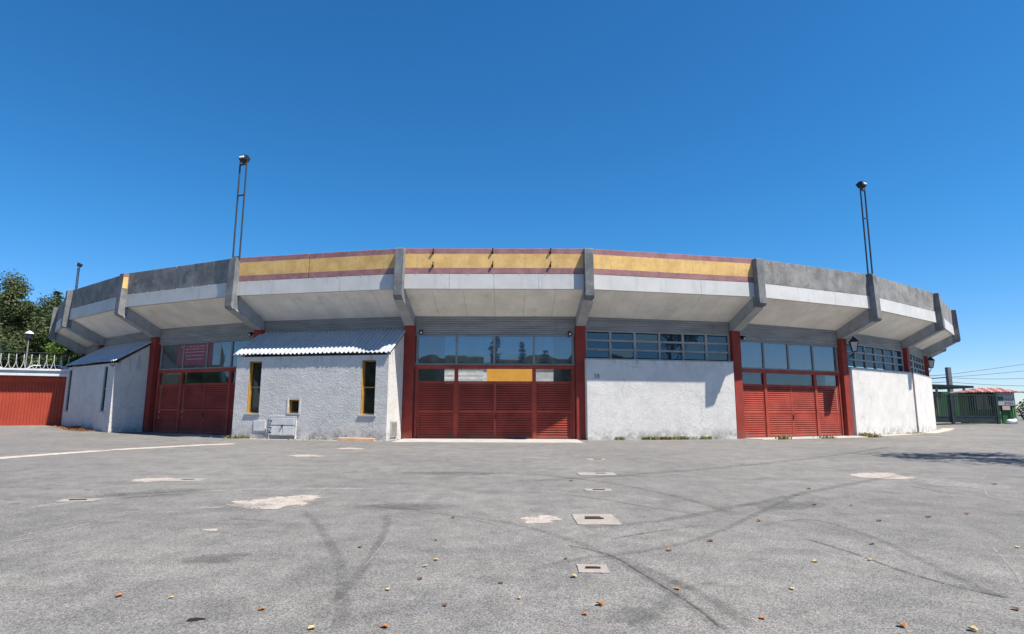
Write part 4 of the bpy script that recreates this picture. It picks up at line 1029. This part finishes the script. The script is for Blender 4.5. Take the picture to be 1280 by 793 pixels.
for i in range(n_):
    x0, x1 = XA + i*.30, XA + (i + 1)*.30; mb.cur = 0 if i % 3 else 1  # every third tile paler: highlights on the barrel tiles put into the colour
    hip = lambda x: 3.40 + .36*min(1, (x - XA)/1.9, (XB - x)/1.9) + 0*x
    P = [Vector((x0, 57.55, 3.36)), Vector((x0 + .1, 57.55, 3.45)), Vector((x0 + .2, 57.55, 3.45)), Vector((x1, 57.55, 3.36)), Vector((x0, 58.5, hip(x0))), Vector((x0 + .1, 58.5, hip(x0) + .09)), Vector((x0 + .2, 58.5, hip(x0) + .09)), Vector((x1, 58.5, hip(x1)))]
    Q = [Vector((x0, 59.45, 3.36)), Vector((x0 + .1, 59.45, 3.45)), Vector((x0 + .2, 59.45, 3.45)), Vector((x1, 59.45, 3.36))]
    mb.add(P + Q, [(0, 1, 5, 4), (1, 2, 6, 5), (2, 3, 7, 6), (4, 5, 9, 8), (5, 6, 10, 9), (6, 7, 11, 10)])
r_ = mb.build('roof', [MT['tile'], MT['tilepale']], ki); so = r_.modifiers.new('thickness', 'SOLIDIFY'); so.thickness = .05
mb = MB(); mb.box(W, 48.4, 49.5, 58.05, 58.19, .4, 1.75); mb.build('door', MT['green'], ki)
sg = empty('sign_board', (48.4, 57.8, .35), 'grey notice board on posts in front of the green kiosk', 'sign')
mb = MB(); mb.box(W, 47.55, 49.5, 57.78, 57.84, 2.12, 3.52); mb.build('board', MT['board'], sg)
for x in (47.7, 49.35): 
    mb = MB(); mb.box(W, x - .05, x + .05, 57.84, 57.93, .25, 3.5); mb.build('post', MT['ltgreen'], sg)
mb = MB(); u = 47.65
while u < 49.35: w_ = rnd.uniform(.08, .26); mb.box(W, u, u + w_, 57.76, 57.779, 3.29, 3.45); u += w_ + .06
for z in (3.13, 2.72, 2.57, 2.39, 2.27):
    u = 47.7 if z > 3.0 else 48.55
    while u < 49.3: w_ = rnd.uniform(.05, .2); mb.box(W, u, u + w_, 57.765, 57.779, z - .03, z + .03); u += w_ + .06
mb.build('lettering', MT['ink'], sg)
mb = MB(); mb.box(W, 47.66, 48.45, 57.765, 57.779, 2.55, 2.97); mb.build('green_field', MT['green'], sg)
mb = MB(); mb.box(W, 48.2, 48.95, 57.70, 57.74, 1.68, 2.06); mb.build('small_plate', MT['tilepale'], sg)
# white lumpy bag with a raised knot
mb = MB(); bm = bmesh.new(); bmesh.ops.create_uvsphere(bm, u_segments=18, v_segments=12, radius=1)
for v in bm.verts:
    c = v.co; w = 1 + .12*math.sin(5*c.x + 2*c.y) + .1*math.sin(7*c.z + 3*c.x)
    z = c.z*.24 + .24; x = c.x*.42; 
    if c.x > .55: z += (c.x - .55)*.75; x += .08
    v.co = Vector((x*w, c.y*.28*w, max(0, z)))
me = bpy.data.meshes.new('white_bag'); bm.to_mesh(me); bm.free(); me.materials.append(MT['white'])
for f in me.polygons: f.use_smooth = True
bo = bpy.data.objects.new('white_bag', me); COL.objects.link(bo); bo.location = (48.35, 57.1, .33)
tag(bo, 'small white lumpy bag on the ground before the notice board', 'bag')
mb = MB(); mb.box(W, 47.2, 60, 56.4, 58.0, .1, .33); tag(mb.build('kerb', MT['apron']), kind='structure')
sh = empty('open_shed', (45, 66, .5), 'dark flat roofed open shed behind the kiosk', 'shed')
mb = MB(); mb.hexa([W(40, 64, 4.35), W(50.6, 64, 4.02), W(50.6, 69, 4.0), W(40, 69, 4.35), W(40, 64, 4.62), W(50.6, 64, 4.25), W(50.6, 69, 4.25), W(40, 69, 4.62)]); mb.build('roof', MT['black'], sh)
for x in (44.2, 46.8, 49.8): 
    mb = MB(); mb.box(W, x - .08, x + .08, 64.3, 64.5, .2, 4.2); mb.build('post', MT['frame'], sh)
mb = MB(); mb.box(W, 40, 55, 68.6, 68.9, .1, 3.75); mb.build('back_wall', MT['green'], sh)
po = Vector((50.0, 68, .5)); mb = MB(); mb.hexa([W(49.45, 70.4, .3), W(50.35, 70.4, .3), W(50.35, 71.2, .3), W(49.45, 71.2, .3), W(53.1 - 1.35, 70.5, 6.75), W(53.1 - .70, 70.5, 6.75), W(53.1 - .70, 71.1, 6.75), W(53.1 - 1.35, 71.1, 6.75)]) if False else mb.box(W, 52.75, 53.2, 70.4, 70.85, .2, 6.72)
tag(mb.build('utility_post', MT['post'], loc=(52.9, 70.7, .3), bevel=.03), 'square grey utility post carrying the overhead wires behind the shed', 'utility post')
for i, (z0, z1, sag, lab) in enumerate(((5.85, 10.95, .3, 'topmost of the overhead wires right of the post'), (5.55, 9.8, .6, 'second overhead wire from the top right of the post'),
                                         (5.5, 9.4, 1.5, 'third overhead wire from the top, sagging deeply'), (5.0, 6.6, 1.2, 'lowest overhead wire just above the kiosk roof'))):
    mb = MB(); a, b = Vector((52.9, 70.7, z0)), Vector((82, 66, z1)); pts = []
    for j in range(25): t = j/24; q = a.lerp(b, t); q.z -= sag*4*t*(1 - t); pts.append(q)
    a2 = Vector((36, 100, z0 - .4)); back = []
    mb.tube(pts, .03, 5); mb.tube([a, a.lerp(a2, .5) - Vector((0, 0, .4)), a2], .03, 5)
    tag(mb.build('overhead_wire', MT['steel'], loc=a), lab, 'wire', 'overhead wires at the right')
for i, (x, y, h, r0, lab) in enumerate(((71.5, 78, 2.9, 3.5, 'low dark tree at the right edge beyond the kiosk'), (80, 85, 3.6, 4, 'far tree behind the low dark one at the right edge'))):
    tree(Vector((x, y, .4)), h, r0, 0, .2, MT['leafdark'], 6000, lab, .35, 70 + i, .02, 'trees beyond the kiosk')

# ------------------------------------------------------------------ light
EL, AZ = R(61), R(120)      # azimuth measured clockwise from +Y
w = bpy.data.worlds.new('World'); sc.world = w; w.use_nodes = True; nt = w.node_tree
sky = nt.nodes.new('ShaderNodeTexSky'); sky.sky_type = 'NISHITA'; sky.sun_disc = False
sky.sun_elevation = EL; sky.sun_rotation = AZ; sky.altitude = 1200; sky.air_density = 1.0; sky.dust_density = .25; sky.ozone_density = 3.0
bg = nt.nodes['Background']; hs = nn(nt, 'ShaderNodeHueSaturation', Saturation=1.22); nt.links.new(sky.outputs[0], hs.inputs['Color'])
tcw = nt.nodes.new('ShaderNodeTexCoord'); sz = nt.nodes.new('ShaderNodeSeparateXYZ'); nt.links.new(tcw.outputs['Generated'], sz.inputs[0])
nt.links.new(mixc(nt, 1., hs.outputs[0], mixc(nt, ramp(nt, sz.outputs[2], -.02, .30), (.86, .93, 1.18), (.55, 1.11, 1.27)), 'MULTIPLY'), bg.inputs[0]); bg.inputs[1].default_value = .075
sl_ = bpy.data.lights.new('sun', 'SUN'); sl_.energy = 5.0; sl_.angle = R(.53); sl_.color = (1, .94, .855)
so_ = bpy.data.objects.new('sun', sl_); COL.objects.link(so_)
d = Vector((math.sin(AZ)*math.cos(EL), math.cos(AZ)*math.cos(EL), math.sin(EL)))
so_.rotation_euler = d.to_track_quat('Z', 'Y').to_euler(); so_.location = d*50
vs_ = sc.view_settings; vs_.view_transform = 'Standard'; vs_.look = 'None'; vs_.exposure = .8; vs_.gamma = 1; vs_.use_curve_mapping = False
sc.cycles.max_bounces = 8; sc.cycles.transparent_max_bounces = 12; sc.cycles.sample_clamp_indirect = 6
